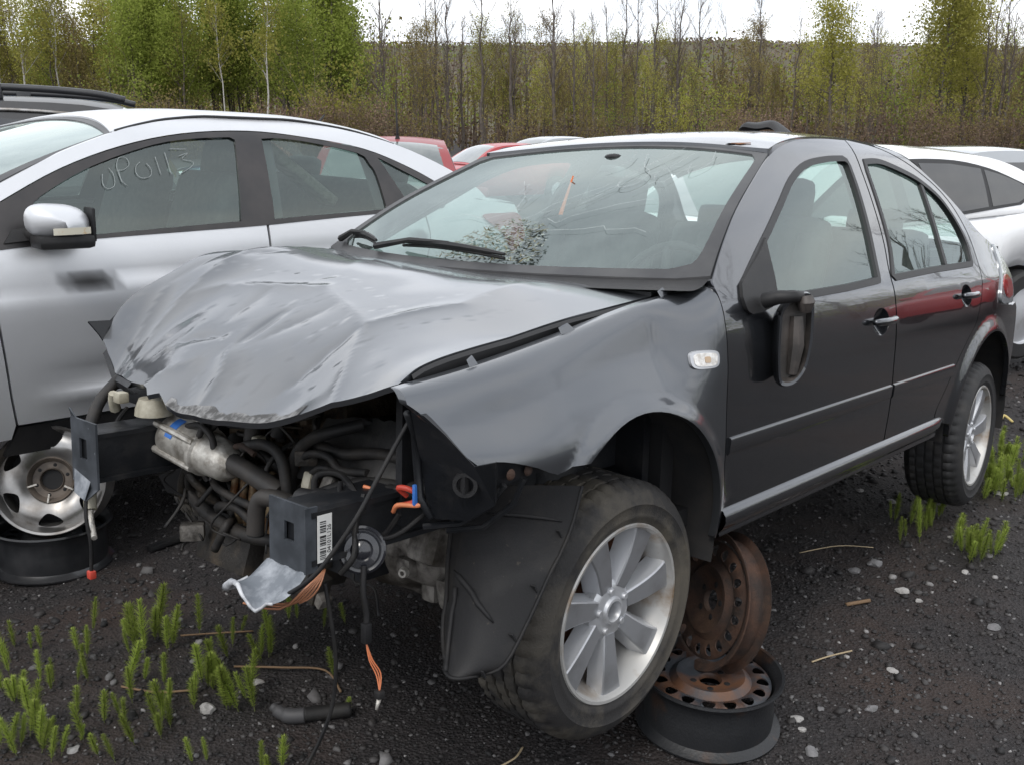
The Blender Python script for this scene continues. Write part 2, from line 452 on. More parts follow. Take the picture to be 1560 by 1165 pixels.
def ground_mat():
    m = bpy.data.materials.new('dark_gravel'); m.use_nodes = True; t = m.node_tree; L = t.links; b = t.nodes['Principled BSDF']
    tcx = t.nodes.new('ShaderNodeTexCoord')
    def nz_(s, d=8, r=.6):
        n = t.nodes.new('ShaderNodeTexNoise'); n.inputs['Scale'].default_value = s; n.inputs['Detail'].default_value = d; n.inputs['Roughness'].default_value = r
        L.new(tcx.outputs['Object'], n.inputs['Vector']); return n
    def rng(n, a, b_, o='Fac'):
        q = t.nodes.new('ShaderNodeMapRange'); q.inputs[1].default_value = a; q.inputs[2].default_value = b_; L.new(n.outputs[o], q.inputs[0]); return q.outputs[0]
    def mixc_(f, a, c):
        q = t.nodes.new('ShaderNodeMixRGB'); L.new(f, q.inputs[0])
        if isinstance(a, tuple): q.inputs[1].default_value = (*a, 1)
        else: L.new(a, q.inputs[1])
        q.inputs[2].default_value = (*c, 1); return q.outputs[0]
    c = mixc_(rng(nz_(55), .35, .65), (.0135, .012, .0125), (.034, .0295, .0295))
    c = mixc_(rng(nz_(1.1), .50, .68), c, (.040, .027, .022))
    c = mixc_(rng(nz_(.55, 5), .56, .7), c, (.010, .009, .0095))
    v = t.nodes.new('ShaderNodeTexVoronoi'); v.inputs['Scale'].default_value = 95; L.new(tcx.outputs['Object'], v.inputs['Vector'])
    c = mixc_(rng(nz_(150, 2), .66, .74), c, (.085, .08, .08))
    L.new(c, b.inputs['Base Color']); b.inputs['Roughness'].default_value = .75; b.inputs['Specular IOR Level'].default_value = .35
    mh = t.nodes.new('ShaderNodeMath'); mh.operation = 'ADD'; L.new(v.outputs['Distance'], mh.inputs[0]); L.new(nz_(38, 9, .7).outputs['Fac'], mh.inputs[1])
    bp = t.nodes.new('ShaderNodeBump'); bp.inputs['Strength'].default_value = .8; bp.inputs['Distance'].default_value = .008
    L.new(mh.outputs[0], bp.inputs['Height']); L.new(bp.outputs[0], b.inputs['Normal'])
    return m
me = bpy.data.meshes.new('ground'); me.from_pydata(gv, [], gf); me.materials.append(ground_mat())
me.polygons.foreach_set('use_smooth', [True]*len(gf)); me.update()
ground = tag(link(bpy.data.objects.new('ground', me)), kind='structure')
# loose gravel: real stones, denser and smaller near the camera
def rock_mat(name, cols):
    m = bpy.data.materials.new(name); m.use_nodes = True; t = m.node_tree; L = t.links; b = t.nodes['Principled BSDF']
    g = t.nodes.new('ShaderNodeNewGeometry'); r = t.nodes.new('ShaderNodeValToRGB'); el = r.color_ramp.elements
    el[0].color = (*cols[0][1], 1); el[0].position = cols[0][0]; el[1].color = (*cols[-1][1], 1); el[1].position = cols[-1][0]
    for p, c in cols[1:-1]:
        q = el.new(p); q.color = (*c, 1)
    L.new(g.outputs['Random Per Island'], r.inputs[0])
    tcx = t.nodes.new('ShaderNodeTexCoord'); n = t.nodes.new('ShaderNodeTexNoise'); n.inputs['Scale'].default_value = 90; n.inputs['Detail'].default_value = 4
    L.new(tcx.outputs['Object'], n.inputs['Vector'])
    mr = t.nodes.new('ShaderNodeMapRange'); mr.inputs[3].default_value = .6; mr.inputs[4].default_value = 1.25; L.new(n.outputs['Fac'], mr.inputs[0])
    hs = t.nodes.new('ShaderNodeHueSaturation'); L.new(r.outputs[0], hs.inputs['Color']); L.new(mr.outputs[0], hs.inputs['Value']); L.new(hs.outputs[0], b.inputs['Base Color'])
    b.inputs['Roughness'].default_value = .7
    return m
ROCKS = rock_mat('gravel_stone', [(0, (.009, .0085, .009)), (.5, (.020, .0175, .0175)), (.78, (.038, .034, .033)), (.91, (.07, .066, .066)), (.975, (.14, .135, .135)), (1, (.28, .27, .265))])
_ph = (1+5**.5)/2
ICO = np.array([(-1, _ph, 0), (1, _ph, 0), (-1, -_ph, 0), (1, -_ph, 0), (0, -1, _ph), (0, 1, _ph), (0, -1, -_ph), (0, 1, -_ph), (_ph, 0, -1), (_ph, 0, 1), (-_ph, 0, -1), (-_ph, 0, 1)])/1.9
ICF = [(0,11,5),(0,5,1),(0,1,7),(0,7,10),(0,10,11),(1,5,9),(5,11,4),(11,10,2),(10,7,6),(7,1,8),(3,9,4),(3,4,2),(3,2,6),(3,6,8),(3,8,9),(4,9,5),(2,4,11),(6,2,10),(8,6,7),(9,8,1)]
R = np.random.RandomState(3)
N = 42000
dep = 1.75*np.exp(R.rand(N)*math.log(11/1.75)); lat = (R.rand(N)-.5)*1.24*dep
lat = lat; px_, py_ = lat, dep
sz = (.0021+.0009*dep)*np.exp(R.randn(N)*.48)
sz = np.minimum(sz, .02+.002*dep)
vs, fs = [], []
V = np.zeros((N*12, 3)); Fc = np.zeros((N*20, 3), int)
icf = np.array(ICF)
for i in range(N):
    a = R.rand()*6.28; c, s = math.cos(a), math.sin(a)
    P = ICO*(1+.28*R.randn(12, 1))*np.array([1, .75+.4*R.rand(), .45+.35*R.rand()])*sz[i]
    X = P[:, 0]*c-P[:, 1]*s; Y = P[:, 0]*s+P[:, 1]*c
    V[i*12:(i+1)*12, 0] = X+px_[i]; V[i*12:(i+1)*12, 1] = Y+py_[i]; V[i*12:(i+1)*12, 2] = P[:, 2]+gh(px_[i], py_[i])+sz[i]*.15
    Fc[i*20:(i+1)*20] = icf+i*12
me = bpy.data.meshes.new('gravel')
me.vertices.add(len(V)); me.vertices.foreach_set('co', V.ravel())
me.loops.add(len(Fc)*3); me.loops.foreach_set('vertex_index', Fc.ravel())
me.polygons.add(len(Fc)); me.polygons.foreach_set('loop_start', np.arange(0, len(Fc)*3, 3))
me.update(calc_edges=True); me.validate(); me.materials.append(ROCKS)
tag(link(bpy.data.objects.new('gravel', me)), 'loose dark stone chips scattered over the yard', None, None, 'stuff')
# far hill
hm = mat('wooded_hillside', (.062, .056, .026), .9, col2=(.082, .066, .040), nscale=.05, nlo=.4, nhi=.6, col3=(.068, .072, .026), n3=.02)
def hill(u, v):
    a = (u-.5)*1900; y = 240+v*420
    h = 44*min(1, v*1.5)**1.3*(1+.10*noise.noise((a*.004, v*2, 0))+.05*noise.noise((a*.015, v*5, 3)))
    return (a, y, h-1.5)
part('hill', hm, None, lambda b: b.grid(hill, 90, 14)).update_tag()
tag(bpy.data.objects['hill'], kind='structure')
LEAF_G = leafmat('fresh_green_leaf', [(.20, .25, .048), (.27, .32, .068), (.34, .38, .10)], .58)
LEAF_Y = leafmat('yellow_green_leaf', [(.23, .225, .050), (.31, .30, .070), (.40, .37, .11)], .5)
LEAF_O = leafmat('olive_bud_leaf', [(.17, .135, .060), (.22, .18, .07), (.26, .22, .085)], .4)
TWIG = leafmat('brown_twig', [(.11, .082, .064), (.155, .118, .094), (.20, .155, .125)], 0)
TWIGB = leafmat('reddish_brush', [(.13, .085, .062), (.18, .125, .09), (.23, .17, .12)], .2)
BARK = mat('grey_brown_bark', (.075, .060, .050), .9, col2=(.13, .11, .095), nscale=3)
BIRCH = mat('white_birch_bark', (.42, .40, .37), .8, col2=(.08, .07, .06), nscale=4, nlo=.55, nhi=.7)
def leaf_tris(mb, C, size, n, rr, sm=False):
    for _ in range(n):
        a, b_ = rr.uniform(0, 2*PI), rr.uniform(-1, 1)
        s = size*rr.uniform(.6, 1.4); q = math.sqrt(1-b_*b_)
        u = Vector((math.cos(a)*q, math.sin(a)*q, b_)); v = u.orthogonal().normalized(); v.rotate(Matrix.Rotation(rr.uniform(0, 6.28), 3, u)); w_ = u.cross(v)
        mb.add([C+v*s*.5, C+w_*s*.35, C-v*s*.5, C-w_*s*.35], [(0, 1, 2, 3)], False)
def limb(mb, p0, d, L_, r0, rr, n=4, bend=.25, up=.0, sides=4):
    P = [p0]; dd = d.normalized()
    for i in range(n):
        dd = (dd+Vector((rr.uniform(-1, 1), rr.uniform(-1, 1), rr.uniform(-.4, .6)+up))*bend*.5).normalized()
        P.append(P[-1]+dd*(L_/n))
    mb.tube(P, [r0*(1-.8*i/n) for i in range(n+1)], sides, False)
    return P
def tree_meshes(kind, seed):
    rr = random.Random(seed); tm, cm = MB(), MB(); H = 1.0
    if kind in ('bare', 'bud', 'leaf', 'birch'):
        H = {'bare': 14, 'bud': 11.5, 'leaf': 14, 'birch': 11}[kind]*rr.uniform(.9, 1.1)
        P = [Vector((0, 0, -.2))]; k = 8; lean = Vector((rr.uniform(-.5, .5), rr.uniform(-.4, .4), 0))
        for i in range(1, k+1):
            P.append(Vector((lean.x*i/k*1.2+rr.uniform(-.14, .14), lean.y*i/k+rr.uniform(-.14, .14), H*i/k*.97)))
        r0 = {'bare': .15, 'bud': .11, 'leaf': .16, 'birch': .085}[kind]*rr.uniform(.8, 1.25)
        tm.tube(P, [max(.02, r0*(1-.88*i/k)) for i in range(k+1)], 6, False)
        nb = {'bare': 22, 'bud': 20, 'leaf': 26, 'birch': 14}[kind]; lo = {'bare': .33, 'bud': .25, 'leaf': .30, 'birch': .45}[kind]
        spread = {'bare': .50, 'bud': .75, 'leaf': 1.15, 'birch': .6}[kind]
        tips = []
        for b_ in range(nb):
            f = lo+(1-lo)*(b_+rr.random())/nb*.97; i = min(k-1, int(f*k)); q = P[i].lerp(P[i+1], f*k-i)
            a = rr.uniform(0, 2*PI); d = Vector((math.cos(a)*spread, math.sin(a)*spread, rr.uniform(.55, 1.1)))
            Ln = H*rr.uniform(.13, .26)*(1.15-f*.75)
            bp_ = limb(tm, q, d, Ln, max(.016, r0*.34*(1.2-f)), rr, 4, .3, .25)
            for s_ in range(6 if kind == 'bare' else 4):
                j = rr.randint(1, 4); d2 = (d.normalized()+Vector((rr.uniform(-.8, .8), rr.uniform(-.8, .8), rr.uniform(-.1, .9)))).normalized()
                sp = limb(cm, bp_[j], d2, Ln*rr.uniform(.3, .6), .014, rr, 3, .35, .2, 3); tips += sp[1:]
                for t_ in range(3):
                    d3 = (d2+Vector((rr.uniform(-.8, .8), rr.uniform(-.8, .8), rr.uniform(0, .8)))).normalized()
                    e_ = sp[rr.randint(1, 3)]; tw = limb(cm, e_, d3, Ln*.22, .008, rr, 2, .3, .2, 3); tips.append(tw[-1])
            tips.append(bp_[-1])
        cm.cur = 1
        nl = {'bare': 0, 'bud': 8, 'leaf': 13, 'birch': 7}[kind]; ls = {'bare': .085, 'bud': .125, 'leaf': .19, 'birch': .15}[kind]; js = {'bare': .2, 'bud': .38, 'leaf': .6, 'birch': .42}[kind]
        for p in tips:
            if rr.random() < .25: continue
            for _ in range(nl):
                leaf_tris(cm, p+Vector((rr.gauss(0, js), rr.gauss(0, js), rr.gauss(0, js))), ls, 1, rr)
    else:                                            # sapling / brush
        H = {'sapling': 4.6, 'brush': 2.4}[kind]*rr.uniform(.8, 1.2)
        ns = {'sapling': 7, 'brush': 16}[kind]
        for s_ in range(ns):
            a = rr.uniform(0, 6.28); o = Vector((math.cos(a), math.sin(a), 0))*rr.uniform(0, .5 if kind == 'sapling' else 1.3)
            d = Vector((math.cos(a)*.3, math.sin(a)*.3, 1))
            P = limb(tm if kind == 'sapling' or s_ < 5 else cm, o+Vector((0, 0, -.1)), d, H*rr.uniform(.7, 1), .028 if kind == 'sapling' else .018, rr, 5, .22, .1, 4)
            for q in range(9):
                j = rr.randint(1, 5); d2 = Vector((rr.uniform(-1, 1), rr.uniform(-1, 1), rr.uniform(.1, 1))).normalized()
                tw = limb(cm, P[j], d2, H*rr.uniform(.15, .32), .010, rr, 3, .3, .2, 3)
                cm.cur = 1
                for e_ in tw[1:]:
                    for _ in range(5 if kind == 'sapling' else 3): leaf_tris(cm, e_+Vector((rr.gauss(0, .16), rr.gauss(0, .16), rr.gauss(0, .16))), .13 if kind == 'sapling' else .09, 1, rr)
                cm.cur = 0
    return tm, cm
PROTO = {}
def proto(key, kind, seed, leaf, bark):
    tm, cm = tree_meshes(kind, seed)
    PROTO[key] = (tm.mesh('trunk', bark), cm.mesh('crown', [TWIG, leaf]))
for i in range(4): proto(('bare', i), 'bare', 10+i, LEAF_O, BARK)
for i in range(4): proto(('bud', i), 'bud', 20+i, [LEAF_Y, LEAF_O, LEAF_Y, LEAF_O][i], BARK)
for i in range(4): proto(('leaf', i), 'leaf', 30+i, [LEAF_G, LEAF_G, LEAF_Y, LEAF_G][i], BARK)
for i in range(2): proto(('birch', i), 'birch', 40+i, LEAF_Y, BIRCH)
for i in range(3): proto(('sapling', i), 'sapling', 50+i, [LEAF_Y, LEAF_Y, LEAF_G][i], BARK)
for i in range(3): proto(('brush', i), 'brush', 60+i, [TWIGB, TWIGB, LEAF_O][i], TWIGB)
KIND = {'bare': ('bare_tree', 'tree', 'leafless grey-twigged tree', 'bare trees along the edge of the wood'),
        'bud': ('budding_tree', 'tree', 'slender yellow-budding tree', 'budding trees along the edge of the wood'),
        'leaf': ('leafy_tree', 'tree', 'tree in full fresh leaf', 'leafy trees along the edge of the wood'),
        'birch': ('birch_tree', 'tree', 'thin white-barked birch', 'birches along the edge of the wood'),
        'sapling': ('sapling', 'sapling', 'many-stemmed yellow-green sapling', 'saplings in front of the wood'),
        'brush': ('brush_shrub', 'shrub', 'low brown brush', 'brown brush in front of the wood')}
WHERE = ((-10, 'past the left edge'), (90, 'above the black car'), (180, 'above the silver car\'s windscreen'), (270, 'above the silver car\'s front window'), (350, 'left of the silver roof\'s middle'), (430, 'above the silver car\'s rear door'), (510, 'above the silver car\'s tail'), (570, 'left of the aerial'), (640, 'over the faded red car'), (720, 'over the bright red car'), (800, 'left of the wreck\'s roof'), (900, 'over the wreck\'s windscreen'), (1000, 'over the wreck\'s roof front'), (1100, 'over the middle of the wreck\'s roof'), (1200, 'over the black scrap'), (1300, 'over the wreck\'s rear door'), (1400, 'left of the white car'), (1480, 'over the white car'), (1560, 'by the right edge'))
def plant_tree(kind, i, x, y, s, label=None, sz_=None, group=None):
    nm, ct, lb, gr = KIND[kind]
    u_ = x/y/1.03*1537+780 if y > 0 else 0
    if label is None: lb += (', forward of the wood,' if y < 66 else ', front row' if y < 74 else ', second row' if y < 81 else ', third row' if y < 90 else ', rear row')+' '+next((w_ for m_, w_ in WHERE if u_ < m_), 'past the right edge')
    o = empty(nm, loc=(x, y, -.05), label=label or lb, cat=ct, group=group or gr)
    o.rotation_euler = (0, 0, rnd.uniform(0, 6.28)); o.scale = (s, s, (sz_ or s))
    tm, cm = PROTO[(kind, i)]
    link(bpy.data.objects.new('trunk', tm), o); link(bpy.data.objects.new('crown', cm), o)
    return o
def at_u(u, y): return (u-780)/1537*y*1.03          # lateral place for a bearing in the photograph
# the wood: left third in leaf, the rest mostly bare with yellow-green trees between
for k in range(34):
    u = rnd.uniform(-160, 330); y = rnd.uniform(74, 100)
    plant_tree('bud' if rnd.random() < .75 else 'bare', rnd.randrange(4), at_u(u, y), y, rnd.uniform(.80, 1.12)*y/85)
for k in range(26):
    u = rnd.uniform(230, 545); y = rnd.uniform(74, 96)
    plant_tree('leaf', rnd.choice((0, 1, 3)), at_u(u, y), y, rnd.uniform(.78, 1.08)*y/85)
for k in range(8):
    u = rnd.uniform(-150, 240); y = rnd.uniform(78, 96)
    plant_tree('leaf', rnd.choice((0, 2, 3)), at_u(u, y), y, rnd.uniform(.7, .95)*y/85)
for u, y in ((92, 72), (135, 74), (55, 77), (430, 72), (372, 75)):
    plant_tree('birch', rnd.randrange(2), at_u(u, y), y, rnd.uniform(.9, 1.15))
for u in (588, 600, 655, 672, 690, 735, 775, 790, 835, 845, 870, 893, 918, 934, 955, 985, 1010, 1040, 1080, 1125, 1180, 1290, 1385, 1452, 1462, 1475, 1490, 1520, 1545, 1580, 1610, 1640, 1690, 1720):
    y = rnd.uniform(72, 88); plant_tree('bare', rnd.randrange(4), at_u(u+rnd.uniform(-6, 6), y), y, rnd.uniform(.78, 1.06)*y/85)
for k in range(30):
    u = rnd.uniform(560, 1720); y = rnd.uniform(84, 104); plant_tree('bare', rnd.randrange(4), at_u(u, y), y, rnd.uniform(.62, .86)*y/85)
for k in range(46):
    u = rnd.uniform(550, 1740); y = rnd.uniform(74, 100); plant_tree('bud', rnd.randrange(4), at_u(u, y), y, rnd.uniform(.55, .85)*y/85)
for u, y, s in ((1235, 76, .98), (1215, 80, .85), (1390, 74, 1.12), (1425, 78, 1.05), (1360, 78, .9), (1405, 82, 1.2), (1530, 78, .9), (1300, 80, .78)):
    plant_tree('leaf' if s > .9 else 'bud', 2, at_u(u, y), y, s*.86)
for k in range(26):
    u = rnd.uniform(-150, 1720); y = rnd.uniform(66, 74); plant_tree('sapling', rnd.randrange(3), at_u(u, y), y, rnd.uniform(.7, 1.35))
plant_tree('sapling', 0, at_u(520, 62), 62, 1.5, 'tall fine-twigged yellow sapling standing forward of the wood, behind the silver sedan')
for k in range(76):
    u = rnd.uniform(-180, 620) if k < 44 else rnd.uniform(620, 1720); y = rnd.uniform(60, 70); plant_tree('brush', rnd.randrange(3), at_u(u, y), y, rnd.uniform(.8, 1.5))
# trees on the far side of the yard, behind the viewer: the old car's windows and paint mirror them
for k in range(19):
    a = math.radians(rnd.uniform(36, 100) if k < 15 else rnd.uniform(100, 200)); d = rnd.uniform(27, 42)
    kd = 'bare'; plant_tree(kd, rnd.randrange(4), d*math.sin(a), d*math.cos(a), rnd.uniform(.55, .85), 'tree across the yard mirrored in the wrecked sedan', group='trees across the yard')
for k in range(30):
    a = math.radians(35+70*k/29+rnd.uniform(-1, 1)); d = rnd.uniform(36, 44); plant_tree('sapling', 2, d*math.sin(a), d*math.cos(a), rnd.uniform(.75, 1.15), 'green bush across the yard mirrored in the wrecked sedan', group='bushes across the yard')
# the depth of the wood, one mass
b = MB(); rr = random.Random(99)
for k in range(1500):
    y = rr.uniform(92, 150); x = rr.uniform(-.66, .66)*y*1.15; h = rr.uniform(5.5, 9.5)*(1.3 if x < -.1*y else 1)
    b.cur = 0; r_ = rr.uniform(.05, .12)
    b.tube([(x, y, -.2), (x+rr.uniform(-.3, .3), y, h*.5), (x+rr.uniform(-.6, .6), y, h)], [r_, r_*.7, .02], 4, False)
    for q in range(84):
        z = h*rr.uniform(.0, 1.05)**1.15; b.cur = rr.choice((0, 0, 4, 4, 1)) if z < 2.2 else rr.choice((1, 1, 2, 3, 0) if x > -.1*y else (1, 2, 3, 3, 1)); leaf_tris(b, Vector((x+rr.gauss(0, .9), y+rr.gauss(0, .9), z)), .34, 1, rr)
tag(b.build('wood', [TWIG, LEAF_O, LEAF_Y, LEAF_G, TWIGB], None, fixn=False), 'depth of the wood behind the front row of trees', None, None, 'stuff')
b = MB()
for k in range(40000):
    u_, v_ = rr.uniform(.27, .73), rr.uniform(.25, .72); p = hill(u_, v_)
    if abs(p[0]) > 420: continue
    b.cur = rr.choice((0, 0, 0, 1, 2)); leaf_tris(b, Vector((p[0], p[1], p[2]+rr.uniform(-.3, .7))), 1.1, 2, rr)
tag(b.build('hillside_wood', [TWIG, LEAF_O, LEAF_G], None, fixn=False), 'tree crowns covering the far hill', None, None, 'stuff')
# ================================================================ the wrecked dark grey sedan
# car frame: x rearward from the front axle, y to the car's right (away from the viewer), z up; the nose is propped up
MJ = Matrix(((.669, -.743, .028, -.373), (.740, .669, .068, 2.810), (-.070, -.025, .997, .346), (0, 0, 0, 1)))
r3 = MJ.to_3x3(); r3 = r3.to_quaternion().to_matrix(); MJ = Matrix.Translation((-.373, 2.810, .346)) @ r3.to_4x4()
J = empty('wrecked_sedan', MJ, None, 'dark grey four-door sedan with torn-off front end, crumpled bonnet and exposed engine', 'car')
_js = Spl([.15, .25, .4, .55, .7, .8, .88, .93, .98, 1.1, 1.2, 1.3, 1.36, 1.40, 1.45], [.80, .835, .856, .866, .866, .860, .846, .825, .80, .742, .69, .635, .60, .565, .50])
def sstep(a, b, v):
    t = max(0.0, min(1.0, (v-a)/(b-a))); return t*t*(3-2*t)
def JS(x, z):
    y = _js(z)
    if x < -.2: y *= 1-.10*((-.2-x)/.6)**2
    if x > 2.4: y *= 1-.10*((x-2.4)/1.0)**2
    for cx, cz, r, a, wd in ((.05, .29, .378, .014, .05), (2.61, .29, .385, .020, .07)):
        if z > .2:
            d = math.hypot(x-cx, z-cz)-r
            if -.02 < d < wd*2: y += a*(1-sstep(0, wd, d))
    return y
def side(x, z): return (x, -JS(x, z), z)
def side_off(o): return lambda x, z: (x, -JS(x, z)-o, z)
def inset(poly, d):
    n = len(poly); A = [np.array(p, float) for p in poly]; ar = sum(A[i][0]*A[(i+1) % n][1]-A[(i+1) % n][0]*A[i][1] for i in range(n)); sg = 1 if ar > 0 else -1
    out = []
    for i in range(n):
        e1 = A[i]-A[i-1]; e2 = A[(i+1) % n]-A[i]; e1 /= np.linalg.norm(e1)+1e-9; e2 /= np.linalg.norm(e2)+1e-9
        n1 = np.array([-e1[1], e1[0]])*sg; n2 = np.array([-e2[1], e2[0]])*sg; m_ = n1+n2; m_ /= max(.35, np.linalg.norm(m_)**2/2)
        out.append(tuple(A[i]+m_*d))
    return out
def ell(cx, cz, rx, rz, n=28): return [(cx+rx*math.cos(2*PI*i/n), cz+rz*math.sin(2*PI*i/n)) for i in range(n)]
def jpart(name, m, fn, auto=35, parent=None): return part(name, m, parent or J, fn, auto)
# ---- front wing
_zt = Spl([-.64, -.43, -.18, .03, .17, .30, .42], [.785, .809, .847, .884, .908, .926, .952]); _yt = Spl([-.64, -.3, 0, .3, .42], [.735, .74, .74, .745, .80])
def wing(x, q):
    zt = _zt(x); zs = zt-.10
    dent = .010*math.exp(-(((x+.40)/.12)**2+((q-.705)/.06)**2))+.0**math.exp(-(((x+.15)/.10)**2+((q-.76)/.05)**2))
    fl_ = .080*(1-sstep(.16, .40, x))
    if q <= zs: return (x, -JS(x, q)+dent+fl_*sstep(.60, .84, q), q)
    F_ = lambda z: JS(x, z)-fl_*sstep(.60, .84, z)
    t = (q-zs)/.10; y0 = F_(zs); m0 = (F_(zs+.002)-F_(zs-.002))/.004*.10; y1 = _yt(x); m1 = -(y0-y1)*1.9; h00 = (1+2*t)*(1-t)**2; h10 = t*(1-t)**2; h01 = t*t*(3-2*t); h11 = t*t*(t-1)
    return (x, -(h00*y0+h10*m0+h01*y1+h11*m1)+dent, h00*zs+h10*.10+h01*zt+h11*.02)
FGAP = cr([(.402, .95), (.41, .923), (.412, .863), (.419, .752), (.423, .65), (.438, .484), (.463, .36), (.47, .30)], 4)
arch_f = [(.05+.378*math.cos(a), .29+.378*math.sin(a)) for a in np.linspace(-.05, math.radians(128), 26)]
wing_out = [(x, _zt(x)) for x in np.linspace(-.625, .395, 26)]+[(p[0]-.004, p[1]) for p in FGAP]+[(.455, .265), (.43, .265)]+arch_f+cr([(-.235, .588), (-.279, .577), (-.342, .602), (-.405, .622), (-.457, .632), (-.504, .632), (-.544, .672), (-.58, .712), (-.630, .75)], 2)
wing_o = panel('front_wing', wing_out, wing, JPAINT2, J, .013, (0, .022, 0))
wing_o['label'] = 'dented near front wing'
panel('front_wing', [(x, _zt(x)) for x in np.linspace(-.15, .395, 14)]+[(p[0]-.004, p[1]) for p in FGAP]+[(.455, .265), (.43, .265)]+[p for p in arch_f if p[0] > -.13], wing, JPAINT, J, .04, (0, .022, 0), mirror=True)
# torn tabs along the wing's upper edge
for x0, l in ((-.43, .022), (-.13, .05), (.27, .03)):
    z = _zt(x0); jpart('torn_tab', JPAINT2, lambda b: b.prism([(x0, -.742, z), (x0+l, -.742, z+.006), (x0+l*.6, -.735, z+.022), (x0+.004, -.73, z+.012)], (0, .004, .002)))
LAMPG = mat('clear_lamp', (.75, .74, .72), .12, coat=1, col2=(.45, .42, .38), nscale=60)
def sup(cx, cz, rx, rz, p=.55, n=32): return [(cx+rx*math.copysign(abs(math.cos(2*PI*i/n))**p, math.cos(2*PI*i/n)), cz+rz*math.copysign(abs(math.sin(2*PI*i/n))**p, math.sin(2*PI*i/n))) for i in range(n)]
for mi in (False, True):
    mk = panel('side_marker', sup(.322, .768, .046, .023), lambda x, z: (lambda q: (q[0], q[1]-.007, q[2]))(wing(x, z)), ALLOY, J, .012, (0, .010, 0), mirror=mi); mk['label'] = 'clear oblong side marker lamp'
    panel('lens', sup(.322, .768, .037, .017), lambda x, z: (lambda q: (q[0], q[1]-.009, q[2]))(wing(x, z)), LAMPG, mk, .012, (0, .004, 0), mirror=mi)
    panel('bulb', sup(.325, .768, .009, .008), lambda x, z: (lambda q: (q[0], q[1]-.0105, q[2]))(wing(x, z)), mat('amber_bulb', (.45, .32, .20), .3, coat=1), mk, .012, (0, .003, 0), mirror=mi)
# ---- doors
BGAP = cr([(1.700, 1.409), (1.685, 1.331), (1.655, 1.189), (1.612, 1.042), (1.558, .92), (1.552, .743), (1.556, .56), (1.562, .41), (1.564, .352)], 4)
TOPF = cr([(.405, .962), (.53, 1.058), (.665, 1.146), (.85, 1.243), (1.015, 1.320), (1.15, 1.360), (1.3, 1.386), (1.5, 1.402), (1.697, 1.409)], 4)
WF = cr([(.56, .965), (.70, 1.045), (.80, 1.10), (.934, 1.175), (1.087, 1.259), (1.24, 1.312), (1.42, 1.338), (1.565, 1.348)], 4)+[(1.595, 1.338)]+cr([(1.602, 1.315), (1.583, 1.225), (1.538, 1.092), (1.478, .945), (1.455, .918)], 4)+[(1.2, .905), (.9, .896), (.62, .886), (.545, .90)]
fdoor = TOPF+BGAP[1:]+[(1.2, .348), (.8, .342), (.478, .338)]+list(reversed(FGAP[1:-1]))
def door(name, outline, win, hnd, lab, mirror=False):
    d = panel(name, outline, side, JPAINT, J, .045, (0, .03, 0), [win, ell(*hnd)], mirror=mirror)
    sg = -1 if mirror else 1
    panel('window_seal', win, side_off(.004), SEAL, d, .03, (0, .02, 0), [inset(win, .020)], mirror=mirror)
    panel('window_glass', inset(win, .016), side_off(-.008), GLS, d, .06, None, mirror=mirror)
    cx, cz, rx, rz = hnd
    def bowl(u, v):
        a = 2*PI*u; r = 1-v; x, z = cx+rx*r*math.cos(a)*1.01, cz+rz*r*math.sin(a)*1.01
        return (x, sg*(-JS(x, z)+.028*(1-r*r)+.0005), z)
    part('handle_recess', JPAINT, d, lambda b: b.grid(bowl, 28, 5), None)
    def hb(b):
        xs = np.linspace(cx-rx*1.35, cx+rx*1.35, 9)
        b.tube([(x, sg*(-JS(x, cz)-.016-.012*math.sin(PI*i/8)), cz+.004) for i, x in enumerate(xs)], [.009, .012, .013, .013, .013, .013, .013, .014, .010], 10)
    part('door_handle', JPAINT, d, hb, None)
    return d
GLS = glass('side_glass', (.60, .72, .68), .018, (.40, .47, .45), refl=.13)
df = door('front_door', fdoor, WF, (1.425, .792, .068, .046), '')
df['label'] = 'near front door with broken wing mirror'
door('front_door', fdoor, WF, (1.425, .792, .068, .046), '', True)
RGAP = cr([(2.055, .36), (2.055, .403), (2.123, .487), (2.204, .57), (2.32, .666), (2.40, .727), (2.472, .86), (2.517, .961), (2.530, 1.06), (2.487, 1.17), (2.40, 1.25), (2.27, 1.313), (2.12, 1.363), (1.95, 1.398), (1.712, 1.411)], 4)
rdoor = [(1.572, .352), (1.8, .356)]+RGAP+[(p[0]+.009, p[1]) for p in BGAP[1:-1]]
WR = cr([(1.742, 1.345), (1.85, 1.353), (1.95, 1.347), (2.126, 1.318), (2.24, 1.288), (2.37, 1.228), (2.448, 1.138), (2.478, 1.042), (2.455, .966)], 4)+[(2.43, .948), (2.0, .938), (1.60, .922)]+cr([(1.575, .94), (1.645, 1.035), (1.69, 1.173), (1.722, 1.30)], 4)
dr = door('rear_door', rdoor, WR, (2.28, .838, .062, .044), '')
door('rear_door', rdoor, WR, (2.28, .838, .062, .044), '', True)
for d, mir in ((dr, False),):
    panel('window_divider', [(2.222, 1.285), (2.245, 1.28), (2.155, .95), (2.130, .95)], side_off(.001), SEAL, d, .03, (0, .015, 0))
LINE = JPAINT
